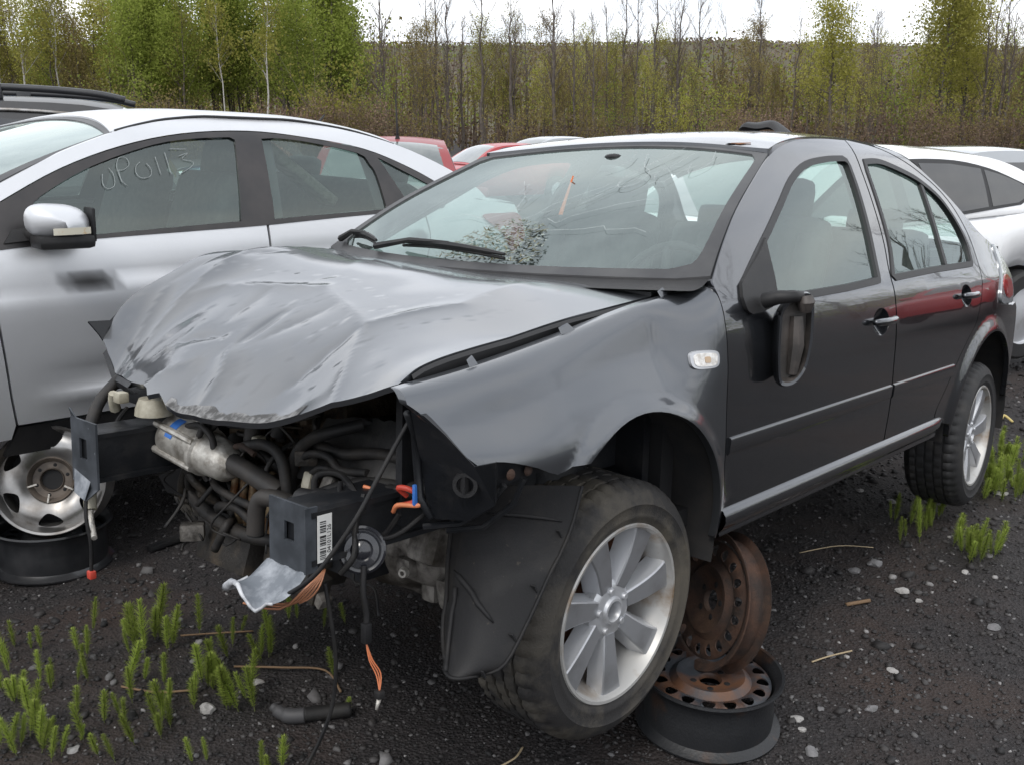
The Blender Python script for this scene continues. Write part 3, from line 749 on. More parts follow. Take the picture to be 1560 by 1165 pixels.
def moulding(b, x0, x1):
    xs = np.linspace(x0, x1, 14); pr = [(.000, .555), (.006, .5535), (.0085, .549), (.0065, .514), (.003, .506), (.0, .505)]
    dz = lambda x: (x-.44)*.0165-.008
    def f(u, v):
        x = x0+(x1-x0)*u; k = v*5; i = min(4, int(k)); o = pr[i][0]+(pr[i+1][0]-pr[i][0])*(k-i); z = pr[i][1]+(pr[i+1][1]-pr[i][1])*(k-i)+dz(x)
        return (x, -JS(x, z)-o, z)
    b.grid(f, 14, 5)
    for x in (x0, x1): b.add([(x, -JS(x, z+dz(x))-o, z+dz(x)) for o, z in pr], [(0, 1, 2, 3, 4, 5)], False)
part('door_moulding', LINE, df, lambda b: moulding(b, .445, 1.545)); part('door_moulding', LINE, dr, lambda b: moulding(b, 1.565, 2.17))
# ---- sill
SP = [(-.828, .340), (-.842, .344), (-.858, .336), (-.867, .322), (-.868, .305), (-.860, .286), (-.850, .276), (-.8485, .270), (-.852, .264), (-.848, .260), (-.835, .256), (-.74, .250)]
def sill(b, sg=1):
    n = len(SP)-1
    def f(u, v):
        x = .455+(2.20-.455)*u; k = v*n; i = min(n-1, int(k+1e-9)); t = k-i; e = sstep(.93, 1, u)
        y = SP[i][0]+(SP[i+1][0]-SP[i][0])*t; z = SP[i][1]+(SP[i+1][1]-SP[i][1])*t+.034*u
        z += e*.03*(1 if z < .32 else 0)
        return (x, sg*(y+e*.02), z)
    b.grid(f, 30, n)
jpart('sill', JPAINT, lambda b: sill(b), None); jpart('sill', JPAINT, lambda b: sill(b, -1), None)
# ---- rear quarter
arch_r = [(2.61+.385*math.cos(a), .29+.385*math.sin(a)) for a in np.linspace(math.radians(8), math.radians(181), 34)]
quart = [(1.955, 1.408)]+cr([(2.138, 1.392), (2.22, 1.362), (2.335, 1.311), (2.493, 1.220), (2.652, 1.110), (2.74, 1.065), (2.83, 1.035)], 4)+cr([(2.845, 1.0), (2.80, .93), (2.735, .85), (2.72, .80), (2.76, .775)], 3)+[(2.95, .765), (3.0, .755), (3.0, .60), (2.995, .36)]+arch_r+[(2.222, .275), (2.205, .33), (2.066, .352)]+[(p[0]+.009, p[1]+.003) for p in RGAP[:-4]]
panel('rear_quarter', quart, side, JPAINT, J, .016, (0, .022, 0)); panel('rear_quarter', quart, side, JPAINT, J, .05, (0, .022, 0), mirror=True)
TAIL = mat('tail_lamp_red', (.30, .012, .012), .12, coat=1); TAILC = mat('tail_lamp_grey', (.32, .34, .36), .15, coat=1, metal=.3)
lampo = cr([(2.838, 1.032), (2.90, .985), (2.94, .92), (2.955, .85), (2.945, .782), (2.86, .778), (2.77, .78), (2.727, .80), (2.742, .85), (2.808, .93)], 3, True)
for mi in (False, True):
    tl = panel('tail_lamp', lampo, side_off(.008), TAILC, J, .03, (0, .03, 0), mirror=mi)
    panel('lamp_lens', cr([(2.77, .86), (2.82, .90), (2.87, .90), (2.93, .86), (2.92, .81), (2.82, .805)], 3, True), side_off(.011), TAIL, tl, .03, (0, .01, 0), mirror=mi)
def tail_end(b):
    def f(u, v):
        t = -1+2*u; y = t*.775; z = .30+.72*v
        x = 3.30-.30*abs(t)**3.2-(.05*((z-.55)/.4)**2 if z > .55 else 0)
        return (x, y*(1-.02*v), z)
    b.grid(f, 26, 14)
jpart('rear_bumper', JPAINT, tail_end, None)
bump_o = cr([(2.96, .755), (3.08, .745), (3.08, .45), (2.995, .36)], 3)
panel('rear_bumper', bump_o, side, JPAINT, J, .04, (0, .02, 0))
def deck(b): b.grid(lambda u, v: (2.72+.50*u, (-1+2*v)*(.70-.04*u), 1.06-.05*u-.03*abs(-1+2*v)**3), 10, 16)
jpart('boot_lid', JPAINT, deck, None)
# ---- roof, screens
_yd = Spl([1.00, 1.15, 1.3, 1.5, 1.72, 1.95, 2.14, 2.3, 2.45], [.622, .592, .575, .562, .553, .556, .575, .602, .632])
_zd = Spl([1.00, 1.15, 1.3, 1.5, 1.72, 1.95, 2.14, 2.3, 2.45], [1.333, 1.370, 1.394, 1.409, 1.418, 1.413, 1.394, 1.352, 1.275])
_zc = Spl([1.00, 1.13, 1.3, 1.5, 1.7, 2.0, 2.3, 2.5], [1.325, 1.375, 1.416, 1.440, 1.453, 1.455, 1.432, 1.385])
def roof(x, t):
    zd, zc = _zd(x), _zc(x); return (x, t*(_yd(x)-.006), zd+(zc-zd)*(1-abs(t)**2.4))
def _xr(t): return 1.145-.115*t*t
rf = panel('roof', [(_xr(t), t) for t in np.linspace(-1, 1, 25)]+[(2.42-.06*t*t, t) for t in np.linspace(1, -1, 25)], roof, JPAINT, J, .06, (0, 0, -.02))
RUSTY = mat('surface_rust', (.20, .085, .03), .9, col2=(.10, .04, .02), nscale=60)
part('rust_patch', RUSTY, rf, lambda b: b.prism([(lambda p: (p[0], p[1], p[2]+.0012))(roof(_xr(-.78)+.012+.014*math.sin(k*1.7)**2+(.012 if k > 3 else 0), -.78+.075*math.cos(k*PI/4)+.015*math.sin(k*2.3))) for k in range(8)], (0, 0, .0016)))
_ex = Spl([0, .25, .5, 1], [.400, .525, .662, 1.015]); _ez = Spl([0, .25, .5, 1], [.968, 1.060, 1.148, 1.326])
_cx = Spl([0, .5, 1], [.235, .665, 1.135]); _cz = Spl([0, .5, 1], [.953, 1.178, 1.368])
def screen(t, u, o=0.0):
    ye = JS(_ex(u), _ez(u))-.004; q = t*t
    return (_cx(u)+(_ex(u)-_cx(u))*q, t*ye, _cz(u)+(_ez(u)-_cz(u))*q+o)
def scr(o): return lambda t, u: screen(t, u, o)
ws_out = cr([(-1, .02), (-1, .5), (-1, .995)], 3)+[(-.5, 1.0), (0, 1.0), (.5, 1.0)]+cr([(1, .995), (1, .5), (1, .02)], 3)+[(.9, 0), (.5, 0), (0, 0), (-.5, 0), (-.9, 0)]
ws_in = cr([(-.925, .095), (-.945, .18), (-.95, .5), (-.945, .93)], 3)+cr([(-.90, .972), (-.5, .982), (0, .985), (.5, .982), (.90, .972)], 3)+cr([(.945, .93), (.95, .5), (.945, .18), (.925, .095)], 3)+cr([(.86, .058), (.5, .046), (0, .042), (-.5, .046), (-.86, .058)], 3)
WSEAL = mat('screen_surround', (.028, .028, .030), .45, col2=(.05, .05, .05), nscale=5)
wso = panel('windscreen_surround', ws_out, scr(0), WSEAL, J, .07, (0, .0, -.015), [ws_in])
WGL = glass('windscreen_glass', (.74, .84, .81), .075, (.40, .47, .45), refl=.15, ds=3.5, stretch=(1, 2.2, 1))
ws = panel('windscreen', inset(ws_in, -.012), scr(-.006), WGL, J, .06, None, hint=(0, 0, -1))
ws['label'] = 'dusty cracked windscreen'
def strip(b, pts, wd, o=.004):
    n = len(pts)
    for i in range(n-1):
        (a, c), (d, e_) = pts[i], pts[i+1]; L_ = math.hypot(d-a, (e_-c)) or 1; nx, ny_ = -(e_-c)/L_*wd, (d-a)/L_*wd
        b.add([screen(a+nx, c+ny_, o), screen(a-nx, c-ny_, o), screen(d-nx, e_-ny_, o), screen(d+nx, e_+ny_, o)], [(0, 1, 2, 3)], False)
CRK = mat('crack_line', (.30, .34, .33), .5)
r = random.Random(5)
for (t0, u0), (t1, u1) in (((-.05, .30), (-.30, .62)), ((-.12, .33), (-.55, .80)), ((-.2, .30), (-.62, .52)), ((.05, .33), (.02, .70)), ((-.30, .45), (-.42, .95)), ((-.45, .55), (-.72, .90)), ((-.02, .35), (.40, .30)), ((-.25, .25), (-.70, .30)), ((0, .36), (.25, .62))):
    P = [(t0+(t1-t0)*k/8+r.gauss(0, .010), u0+(u1-u0)*k/8+r.gauss(0, .012)) for k in range(9)]
    part('windscreen_crack', CRK, ws, lambda b: strip(b, P, .0008), None)
CHALK = mat('grease_pen', (.28, .31, .31), .8)
for pts in ([(-.42, .93), (-.36, .80), (-.32, .66), (-.36, .58), (-.43, .62), (-.42, .72), (-.33, .78), (-.24, .90)], [(-.55, .94), (-.52, .84), (-.47, .72), (-.50, .66)], [(-.66, .95), (-.70, .84), (-.64, .74), (-.60, .82)], [(-.16, .90), (-.20, .80), (-.14, .72)]):
    part('pen_stroke', CHALK, ws, lambda b: strip(b, cr(pts, 5), .0014, .0045), None)
# shattered patch low on the screen with leaf litter caught on it
SHARD = mat('shattered_glass', (.15, .19, .155), .3, coat=.5, col2=(.05, .065, .045), nscale=30); LITTER = leafmat('leaf_litter', [(.040, .040, .024), (.085, .082, .048), (.16, .15, .10)], 0)
def shards(b):
    r = random.Random(8); n = 0
    while n < 620:
        t, u = r.uniform(-.36, .16), r.uniform(.05, .34)
        d = ((t+.10)/.24)**2+((u-.07)/.24)**2
        if d > 1 or r.random() > 1.15-d*.5: continue
        n += 1; b.cur = 0 if r.random() < .42 else 1; s = r.uniform(.004, .013); a = r.uniform(0, 6.28); c = Vector(screen(t, u, .004+r.uniform(0, .006)))
        ax = Vector((.62*math.cos(a), math.sin(a), .3*math.cos(a)+r.uniform(-.2, .3))); ay = Vector((-.62*math.sin(a), math.cos(a), -.3*math.sin(a)+r.uniform(-.2, .3)))
        k_ = .6 if b.cur == 0 else .16; s *= 1 if b.cur == 0 else 1.7; b.add([c+ax*s, c+ay*s*k_, c-ax*s*.8, c-ay*s*k_], [(0, 1, 2, 3)], False)
tag(part('shattered_glass', [SHARD, LITTER], ws, shards, None), kind='stuff')
ORANGE = mat('orange_tag', (.55, .14, .04), .6)
part('paper_tag', ORANGE, ws, lambda b: b.prism([(.80, -.012, 1.245), (.80, -.016, 1.245), (.74, -.022, 1.115), (.74, -.006, 1.115)], (-.003, 0, .001)))
part('mirror_mount', PLAST, ws, lambda b: b.ball(screen(0, .90, -.01), .03, 12, 6, (.8, 1.2, .4)), None)
def wiper(b, P0, P1, a0):
    P = [Vector(screen(P0[0]+(P1[0]-P0[0])*k/8, P0[1]+(P1[1]-P0[1])*k/8, .022+.010*math.sin(PI*k/8))) for k in range(9)]
    b.tube(P, [.006, .008, .009, .010, .011, .010, .009, .008, .005], 6)
    b.tube([p-Vector((0, 0, .012)) for p in P], .005, 4)
    b.tube([Vector(screen(*a0, .02)), (Vector(screen(*a0, .02))+P[4])/2+Vector((0, 0, .018)), P[4]+Vector((0, 0, .006))], [.012, .009, .006], 6)
for P0, P1, a0 in (((.40, .085), (-.22, .055), (.55, .04)), ((.86, .10), (.60, .075), (.93, .05))):
    jpart('wiper', PLAST, lambda b: wiper(b, P0, P1, a0), 50)
def cowl(b): b.grid(lambda u, v: (lambda p: (p[0]-.10*u, p[1], p[2]-.028*u-.01*math.sin(u*PI)))(screen(-1+2*v, .012, -.004)), 4, 30)
jpart('scuttle_panel', PLAST, cowl, None)
# rear screen
def rscr(t, u): return (2.42-.05*t*t+.40*u-.03*math.sin(PI*u), t*(.60+.08*u), 1.400-.06*t*t*(1-u)-.35*u+.02*math.sin(PI*u))
panel('rear_screen', [(-.97, .02), (.97, .02), (.97, .98), (-.97, .98)], rscr, GLS, J, .1, None)
# ---- bonnet: crumpled sheet through measured heights, with buckles pressed in
HC = [(.35, -.695, .926), (.079, -.70, .900), (-.06, -.70, .886), (-.267, -.70, .856), (-.414, -.70, .839), (-.497, -.70, .826), (-.549, -.70, .812), (-.593, -.70, .787),
      (-.603, -.634, .762), (-.613, -.564, .737), (-.624, -.492, .712), (-.633, -.421, .686), (-.643, -.318, .652), (-.653, -.216, .638), (-.66, -.142, .630), (-.657, -.068, .622), (-.652, .051, .617), (-.648, .111, .627), (-.620, .255, .640), (-.592, .389, .640), (-.549, .563, .634), (-.525, .67, .700),
      (-.45, .70, .815), (-.296, .70, .905), (-.183, .70, .958), (-.111, .70, .970), (.017, .70, .966), (.298, .70, .958), (.40, .65, .962), (.33, .31, .957), (.25, 0, .950), (.29, -.24, .943), (.38, -.66, .932),
      (0, 0, .945), (-.2, .05, .900), (-.42, .04, .810), (-.55, .0, .725), (-.36, -.318, .850), (-.30, -.35, .868), (-.17, -.446, .900), (.06, -.41, .940), (-.49, -.29, .770), (-.27, .43, .880), (-.35, .61, .855), (-.1, .35, .945), (.1, .4, .968), (-.48, .35, .762), (-.50, -.52, .800), (-.1, -.15, .920), (-.58, .25, .690)]
def fold(x, y):                                       # the far flank of the bonnet is bent down along a straight crease
    return .42*np.maximum(0, np.asarray(y)-(.585+.16*np.asarray(x)))
_hp = np.array(HC); _hp[:, 2] += fold(_hp[:, 0], _hp[:, 1])
def _phi(r): return np.where(r > 1e-9, r*r*np.log(np.maximum(r, 1e-9)), 0)
_n = len(_hp); _K = _phi(np.hypot(_hp[:, None, 0]-_hp[None, :, 0], _hp[:, None, 1]-_hp[None, :, 1]))+np.diag(np.where(np.arange(_n) < 34, 2e-4, 5e-3))
_Pm = np.c_[np.ones(_n), _hp[:, :2]]; _A = np.block([[_K, _Pm], [_Pm.T, np.zeros((3, 3))]]); _cf = np.linalg.solve(_A, np.r_[_hp[:, 2], 0, 0, 0])
BUCK = [((-.33, .50), (-.27, .43), .008, .04), ((-.27, .43), (-.20, .05), .012, .034), ((-.20, .05), (-.36, -.32), .014, .032), ((-.36, -.32), (-.56, -.27), -.012, .032), ((-.36, -.32), (-.17, -.45), .009, .03), ((-.17, -.45), (.10, -.42), .005, .04), ((-.36, -.32), (-.62, -.52), .010, .03),
        ((-.64, -.03), (-.57, -.015), .014, .03), ((-.57, -.015), (-.50, .05), .012, .025), ((-.52, .42), (-.46, .33), -.012, .018), ((-.50, .33), (-.455, .14), -.012, .018), ((-.47, .037), (-.34, .036), -.012, .016), ((-.12, .545), (0, .53), -.008, .02), ((-.576, .52), (-.33, .64), .008, .022), ((-.33, .64), (.06, .62), -.006, .025),
        ((-.45, -.15), (-.60, -.40), -.008, .05), ((-.1, .1), (.15, .30), .004, .07), ((-.55, .15), (-.62, .30), .014, .03), ((-.30, -.10), (-.45, -.02), -.009, .04), ((-.25, .22), (-.42, .20), -.009, .05)]
def hz(x, y):
    r = np.hypot(_hp[:, 0]-x, _hp[:, 1]-y); z = float(_phi(r) @ _cf[:_n]+_cf[_n]+_cf[_n+1]*x+_cf[_n+2]*y)-float(fold(x, y))
    for (ax, ay), (bx_, by_), A_, wd in BUCK:
        vx, vy = bx_-ax, by_-ay; L2 = vx*vx+vy*vy; t = max(0, min(1, ((x-ax)*vx+(y-ay)*vy)/L2)); d = math.hypot(x-ax-vx*t, y-ay-vy*t)
        if d < wd*3: z += (.75 if wd < .03 else .70)*A_*math.exp(-(math.sqrt(d*d+1e-5)/wd))*1.35*(.35+.65*math.sin(PI*min(1, max(0, t*.8+.1))))
    return z
def bonnet(x, y): return (x, y, hz(x, y))
hood_out = [(.36, -.70), (.079, -.70), (-.06, -.70), (-.267, -.70), (-.414, -.70), (-.497, -.70), (-.549, -.70)]+[(-.593, -.70), (-.603, -.634), (-.613, -.564), (-.624, -.492), (-.633, -.421), (-.643, -.318), (-.653, -.216), (-.66, -.142), (-.657, -.068), (-.652, .051), (-.648, .111), (-.628, .175), (-.635, .225), (-.62, .255), (-.592, .389), (-.549, .563), (-.525, .66), (-.52, .69)]+[(-.49, .700), (-.45, .700), (-.296, .70), (-.183, .70), (.017, .70), (.298, .70)]+cr([(.395, .66), (.32, .33), (.235, 0), (.28, -.3), (.372, -.66)], 5)
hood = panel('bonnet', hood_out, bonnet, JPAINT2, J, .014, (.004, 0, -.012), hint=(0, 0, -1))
part('torn_corner', SHEET, hood, lambda b: b.prism([(-.40, .702, hz(-.40, .70)), (-.49, .703, hz(-.49, .70)+.008), (-.556, .705, .772), (-.53, .695, .735), (-.52, .69, .715), (-.50, .692, .75)], (0, .003, -.004)))
hood['label'] = 'crumpled bonnet buckled down at the nose'
def rim_strip(b):
    xs = [.35, .20, .079, -.06, -.17, -.267, -.34, -.414, -.46, -.497, -.53, -.56]
    for i in range(len(xs)-1):
        def q(x, k):
            h = .030+.012*sstep(.3, -.4, x)
            return [(x, -.703, hz(x, -.70)-.0035), (x, -.708, hz(x, -.70)-.012), (x, -.703, hz(x, -.70)-h), (x, -.685, hz(x, -.70)-h-.004)][k]
        for k in range(3): b.add([q(xs[i], k), q(xs[i+1], k), q(xs[i+1], k+1), q(xs[i], k+1)], [(0, 1, 2, 3)])
part('bonnet_edge', SEAL, hood, rim_strip, None)
def liner(b):
    def f(u, v):
        x = -.56+.88*u; y = -.66+1.26*v; return (x, y, hz(x, y)-.030-.012*math.sin(v*9)**2)
    b.grid(f, 26, 26)
part('bonnet_inner_panel', SHEET, hood, liner, None)
def curl_(b):
    P = [(-.592, .389), (-.57, .48), (-.549, .563), (-.525, .66)]
    for i in range(3):
        for (o0, d0), (o1, d1) in (((0, 0), (-.012, -.012)), ((-.012, -.012), (-.006, -.030)), ((-.006, -.030), (.02, -.034))):
            a, c = P[i], P[i+1]; b.add([(a[0]+o0, a[1], hz(*a)+d0-.003), (c[0]+o0, c[1], hz(*c)+d0-.003), (c[0]+o1, c[1], hz(*c)+d1-.003), (a[0]+o1, a[1], hz(*a)+d1-.003)], [(0, 1, 2, 3)])
part('folded_lip', SHEET, hood, curl_, None)
def scr_edge(b):
    P = [(-.633, -.421), (-.643, -.318), (-.653, -.216), (-.66, -.142), (-.657, -.068), (-.652, .051), (-.648, .111)]; r = random.Random(2)
    Q = [(x-.0008, y, hz(x, y)+.0015) for x, y in cr(P, 4)]; W_ = [(x+.012+r.uniform(0, .016), y, 0) for x, y in cr(P, 4)]
    for i in range(len(Q)-1):
        b.add([Q[i], Q[i+1], (W_[i+1][0], W_[i+1][1], hz(W_[i+1][0], W_[i+1][1])+.0015), (W_[i][0], W_[i][1], hz(W_[i][0], W_[i][1])+.0015)], [(0, 1, 2, 3)])
GRIME = mat('scuffed_paint', (.045, .044, .043), .7, col2=(.22, .22, .22), nscale=40)
part('scuffed_lip', GRIME, hood, scr_edge, None)
# ---- wing mirror: sail plate, stub and the housing hanging off it
sail = cr([(.760, 1.072), (.70, 1.035), (.60, .985), (.535, .952)], 3)+cr([(.517, .92), (.520, .885), (.545, .872)], 3)+[(.60, .874), (.66, .884), (.705, .90), (.735, .97)]
part_ = panel('mirror_sail', sail, side_off(.010), PLAST, df, .03, (0, .02, 0))
MIRP = mat('mirror_backing', (.030, .027, .025), .5, col2=(.07, .06, .055), nscale=18)
mo = Vector((.62, -.955, .80))
fx = Vector((.45, -.893, 0)).normalized()       # the open side looks at the viewer, half forward
fx = Vector((-.62, -.78, .05)).normalized(); rx_ = Vector((.78, -.62, 0)).normalized(); uz = Vector((0, 0, 1))
mout = cr([(-.044, .072), (-.046, .02), (-.044, -.05), (-.036, -.115), (-.020, -.132), (.012, -.124), (.040, -.085), (.052, -.02), (.053, .05), (.048, .098), (.036, .122), (.012, .122), (-.02, .105)], 4, True)
mc_ = Vector((.655, -.93, .805))
def mp(p, d): return mc_+rx_*p[0]+uz*p[1]-fx*d
def shell(b):
    n = len(mout)
    rings = [(1.0, .0), (1.03, .012), (1.0, .035), (.86, .062), (.5, .080), (.02, .085)]
    for (s0, d0), (s1, d1) in zip(rings, rings[1:]):
        for i in range(n):
            j = (i+1) % n; a, c = mout[i], mout[j]
            b.add([mp((a[0]*s0, a[1]*s0), d0), mp((c[0]*s0, c[1]*s0), d0), mp((c[0]*s1, c[1]*s1), d1), mp((a[0]*s1, a[1]*s1), d1)], [(0, 1, 2, 3)])
    for i in range(n):
        j = (i+1) % n; a, c = mout[i], mout[j]
        b.add([mp(a, 0), mp(c, 0), mp((c[0]*.86, c[1]*.93), .001), mp((a[0]*.86, a[1]*.93), .001)], [(0, 1, 2, 3)])
mh = part('wing_mirror', JPAINT, df, shell, 40); mh['label'] = 'broken mirror housing hanging without its glass'
def mback(b):
    n = len(mout)
    b.add([mp((p[0]*.86, p[1]*.93), .002) for p in mout]+[mp((p[0]*.75, p[1]*.85), .022) for p in mout], [(i, (i+1) % n, (i+1) % n+n, i+n) for i in range(n)]+[tuple(range(n, 2*n))], False)
    b.tube([mp((.02, .115), -.004), mp((.022, .10), -.008), mp((.024, .075), -.002)], [.02, .024, .016], 10)
    b.tube([mp((0.01, .06), .016), mp((0.012, -.02), .010), mp((.008, -.1), .018)], [.018, .022, .016], 8)
part('mirror_backing', MIRP, df, mback, 40)
part('mirror_arm', PLAST, df, lambda b: b.tube([(.60, -.86, .905), (.60, -.90, .918), (.62, -.935, .922), mp((.02, .115), .02)], [.022, .020, .017, .015], 10), 60)
# ---- wheels
TYREM = mat('muddy_tyre', (.017, .016, .016), .75, col2=(.095, .083, .063), nscale=6, nlo=.44, nhi=.66, bump=.25, bscale=160, col3=(.045, .040, .034), n3=3)
TYREB = mat('worn_tyre', (.015, .015, .016), .65, col2=(.035, .032, .029), nscale=9, nlo=.5, nhi=.75, bump=.2, bscale=160)
DISC = mat('rusted_brake_disc', (.12, .045, .02), .8, col2=(.05, .02, .012), nscale=20)
DUSTY = mat('spoke_edge_dust', (.46, .44, .41), .5, .3, col2=(.22, .12, .05), nscale=10, nlo=.5, nhi=.75)
def tyre(b, R_=.316, wd=.205, rim=.214, n=192):
    pr = [(rim-.004, -.004), (rim+.004, .004), (rim+.02, .011), (rim+.024, .0135), (rim+.028, .0125), (rim+.05, .0155), (rim+.054, .0175), (rim+.058, .0155), (R_-.036, .012), (R_-.018, .002), (R_-.008, -.010), (R_-.003, -.022)]
    tr0 = len(pr); ribs = []
    zz = -.026
    for k, (w_, g) in enumerate(((.020, 1), (.028, 1), (.026, 1), (.028, 1), (.022, 0))):
        pr += [(R_, zz), (R_+.001, zz-w_/2), (R_, zz-w_)]; ribs += [k]*3; zz -= w_
        if g: pr += [(R_-.008, zz-.001), (R_-.008, zz-.007)]; ribs += [-1, -1]; zz -= .008
    tr1 = len(pr)
    pr += [(R_-.003, -wd+.022), (R_-.010, -wd+.008), (R_-.03, -wd-.008), (rim+.03, -wd-.010), (rim, -wd+.006)]
    def rf_(i, j):
        if tr0-2 <= j < tr0+3 or tr1-3 <= j < tr1+1: return -.0065 if i % 4 == 0 else 0
        if tr0 <= j < tr1:
            k = ribs[j-tr0]
            if k >= 0 and (i+k*2) % 5 == 0: return -.005
        return 0
    b.lathe(pr, n, None, rf_)
def rim_barrel(b):
    b.lathe([(.216, -.008), (.221, .004), (.218, .009), (.211, .008), (.206, -.002), (.202, -.018), (.192, -.045), (.186, -.09), (.186, -.16), (.205, -.195)], 84)
def hub(b):
    b.lathe([(.022, -.060), (.022, -.018), (.026, -.012), (.032, -.013), (.036, -.020), (.055, -.021), (.066, -.023), (.074, -.030), (.078, -.06)], 56)
    for k in range(5):
        a = 2*PI*k/5+.3; b.lathe([(.0002, -.018), (.007, -.018), (.009, -.021), (.0095, -.04)], 8, Matrix.Translation((.051*math.cos(a), .051*math.sin(a), .004)))
def spoke_mesh():
    b = MB()
    def sec(s):
        r = .060+s*.146; th = .05*s*s-.01; w0 = .021+.012*s+.005*s**5; zt = -.020+.012*math.sin(s*PI*.55)+.002*s
        return [(r, th*r*1.0-w0-.008, zt-.044), (r, th*r-w0, zt-.003), (r, th*r-w0+.003, zt), (r, th*r+w0-.004, zt), (r, th*r+w0, zt-.003), (r, th*r+w0+.014*(1-.2*s), zt-.046)]
    def f(u, v):
        S_ = sec(u); k = v*5; i = min(4, int(k+1e-9)); t = k-i; return tuple(S_[i][q]+(S_[i+1][q]-S_[i][q])*t for q in range(3))
    b.grid(f, 12, 5)
    b.add([sec(0)[k] for k in range(6)], [(0, 1, 2, 3, 4, 5)], False); b.add([sec(1)[k] for k in range(6)], [(5, 4, 3, 2, 1, 0)], False)
    me = b.mesh('spoke', [FACE_DK, ALLOY])
    for p in me.polygons:
        if p.index % 5 in (0, 4) and p.index < 60: p.material_index = 1
    bm = bmesh.new(); bm.from_mesh(me); bmesh.ops.recalc_face_normals(bm, faces=bm.faces); bm.to_mesh(me); bm.free()
    me.set_sharp_from_angle(angle=math.radians(30))
    return me
SPOKE = spoke_mesh()
def alloy_wheel(parent, c, ax, spin, tm, lab=None, big=1.0):
    ax = Vector(ax).normalized(); q = ax.to_track_quat('Z', 'Y').to_matrix().to_4x4()
    M_ = Matrix.Translation(c) @ q @ Matrix.Rotation(spin, 4, 'Z') @ Matrix.Scale(big, 4)
    wh = part('wheel', BARREL, parent, rim_barrel, 40); wh.matrix_local = M_
    if lab: wh['label'] = lab
    part('tyre', tm, wh, tyre, 50); part('hub', ALLOY, wh, hub, 40)
    for k in range(7):
        s = link(bpy.data.objects.new('spoke', SPOKE), wh); s.matrix_local = Matrix.Rotation(2*PI*k/7, 4, 'Z')
    def disc(b): b.lathe([(.024, -.050), (.07, -.050), (.072, -.085), (.14, -.085), (.14, -.105), (.03, -.105)], 40); b.lathe([(.001, -.12), (.186, -.12), (.186, -.128), (.001, -.128)], 32)
    part('brake_disc', DISC, wh, disc, 40)
    return wh
st = math.radians(1)
alloy_wheel(J, (.067, -.80, .139), (-math.sin(st), -math.cos(st), -.03), .20, TYREM, 'muddy near front wheel with seven-spoke alloy rim', 1.07)
alloy_wheel(J, (2.62, -.845, .215), (.07, -1, 0), .1, TYREB, 'near rear wheel')
alloy_wheel(J, (.04, .80, .27), (math.sin(st), 1, 0), .2, TYREM); alloy_wheel(J, (2.56, .80, .20), (0, 1, 0), .2, TYREB)
# wheel housings
FELT = mat('wheel_arch_felt', (.012, .012, .013), .95, col2=(.022, .020, .019), nscale=14)
def house(b, cx, cz, r, sg, y0=.84, y1=.42, a0=-.25, a1=PI+.05):
    b.grid(lambda u, v: (cx+r*math.cos(a0+(a1-a0)*u), sg*(y0+(y1-y0)*v), cz+r*math.sin(a0+(a1-a0)*u)), 28, 6)
    n = 24; vs = [(cx+r*math.cos(a0+(a1-a0)*k/n), sg*y1, cz+r*math.sin(a0+(a1-a0)*k/n)) for k in range(n+1)]; b.add(vs, [tuple(range(n+1))], False)
for cx, r, a1 in ((.05, .40, PI-.9), (2.61, .405, PI+.1)):
    for sg in (-1, 1): jpart('wheel_housing', FELT, lambda b: house(b, cx, .29, r, sg, a1=a1), None)
# ---- cabin
TRIM = mat('grey_cabin_trim', (.045, .046, .048), .8, col2=(.065, .065, .066), nscale=5); FAB = mat('grey_seat_cloth', (.050, .052, .054), .95, col2=(.075, .076, .078), nscale=30); HEADL = mat('headliner', (.34, .34, .32), .95)
def rotY(a): return Matrix.Rotation(a, 3, 'Y')
def seat(y):
    s = jpart('seat', FAB, lambda b: b.box((1.16, y, .56), (.52, .50, .17), rotY(-.08), .06), None)
    part('backrest', FAB, s, lambda b: (b.box((1.45, y, .84), (.14, .48, .60), rotY(.30), .06), b.box((1.41, y-.20, .83), (.14, .09, .50), rotY(.30), .04), b.box((1.41, y+.20, .83), (.14, .09, .50), rotY(.30), .04)), None)
    part('headrest', FAB, s, lambda b: (b.box((1.575, y, 1.185), (.10, .27, .17), rotY(.2), .045), b.tube([(1.54, y-.06, 1.02), (1.565, y-.06, 1.14)], .006, 6), b.tube([(1.54, y+.06, 1.02), (1.565, y+.06, 1.14)], .006, 6)), None)
seat(-.37); seat(.37)
rb_ = jpart('rear_bench', FAB, lambda b: (b.box((2.02, 0, .56), (.5, 1.25, .16), rotY(-.1), .06), b.box((2.36, 0, .82), (.14, 1.25, .56), rotY(.4), .06)), None)
for y in (-.38, .38): part('headrest', FAB, rb_, lambda b: b.box((2.46, y, 1.11), (.09, .24, .12), rotY(.25), .035), None)
def dash(b):
    pr = [(.30, .93), (.42, .945), (.56, .925), (.66, .90), (.72, .86), (.74, .80), (.70, .66), (.66, .50)]
    b.grid(lambda u, v: (lambda k, i, t: (pr[i][0]+(pr[i+1][0]-pr[i][0])*t, -.74+1.48*v, pr[i][1]+(pr[i+1][1]-pr[i][1])*t+(.035*math.exp(-((v-.25)/.13)**2) if 2 <= i <= 4 else 0)))(u*7, min(6, int(u*7+1e-9)), u*7-min(6, int(u*7+1e-9))), 28, 30)
jpart('dashboard', TRIM, dash, None)
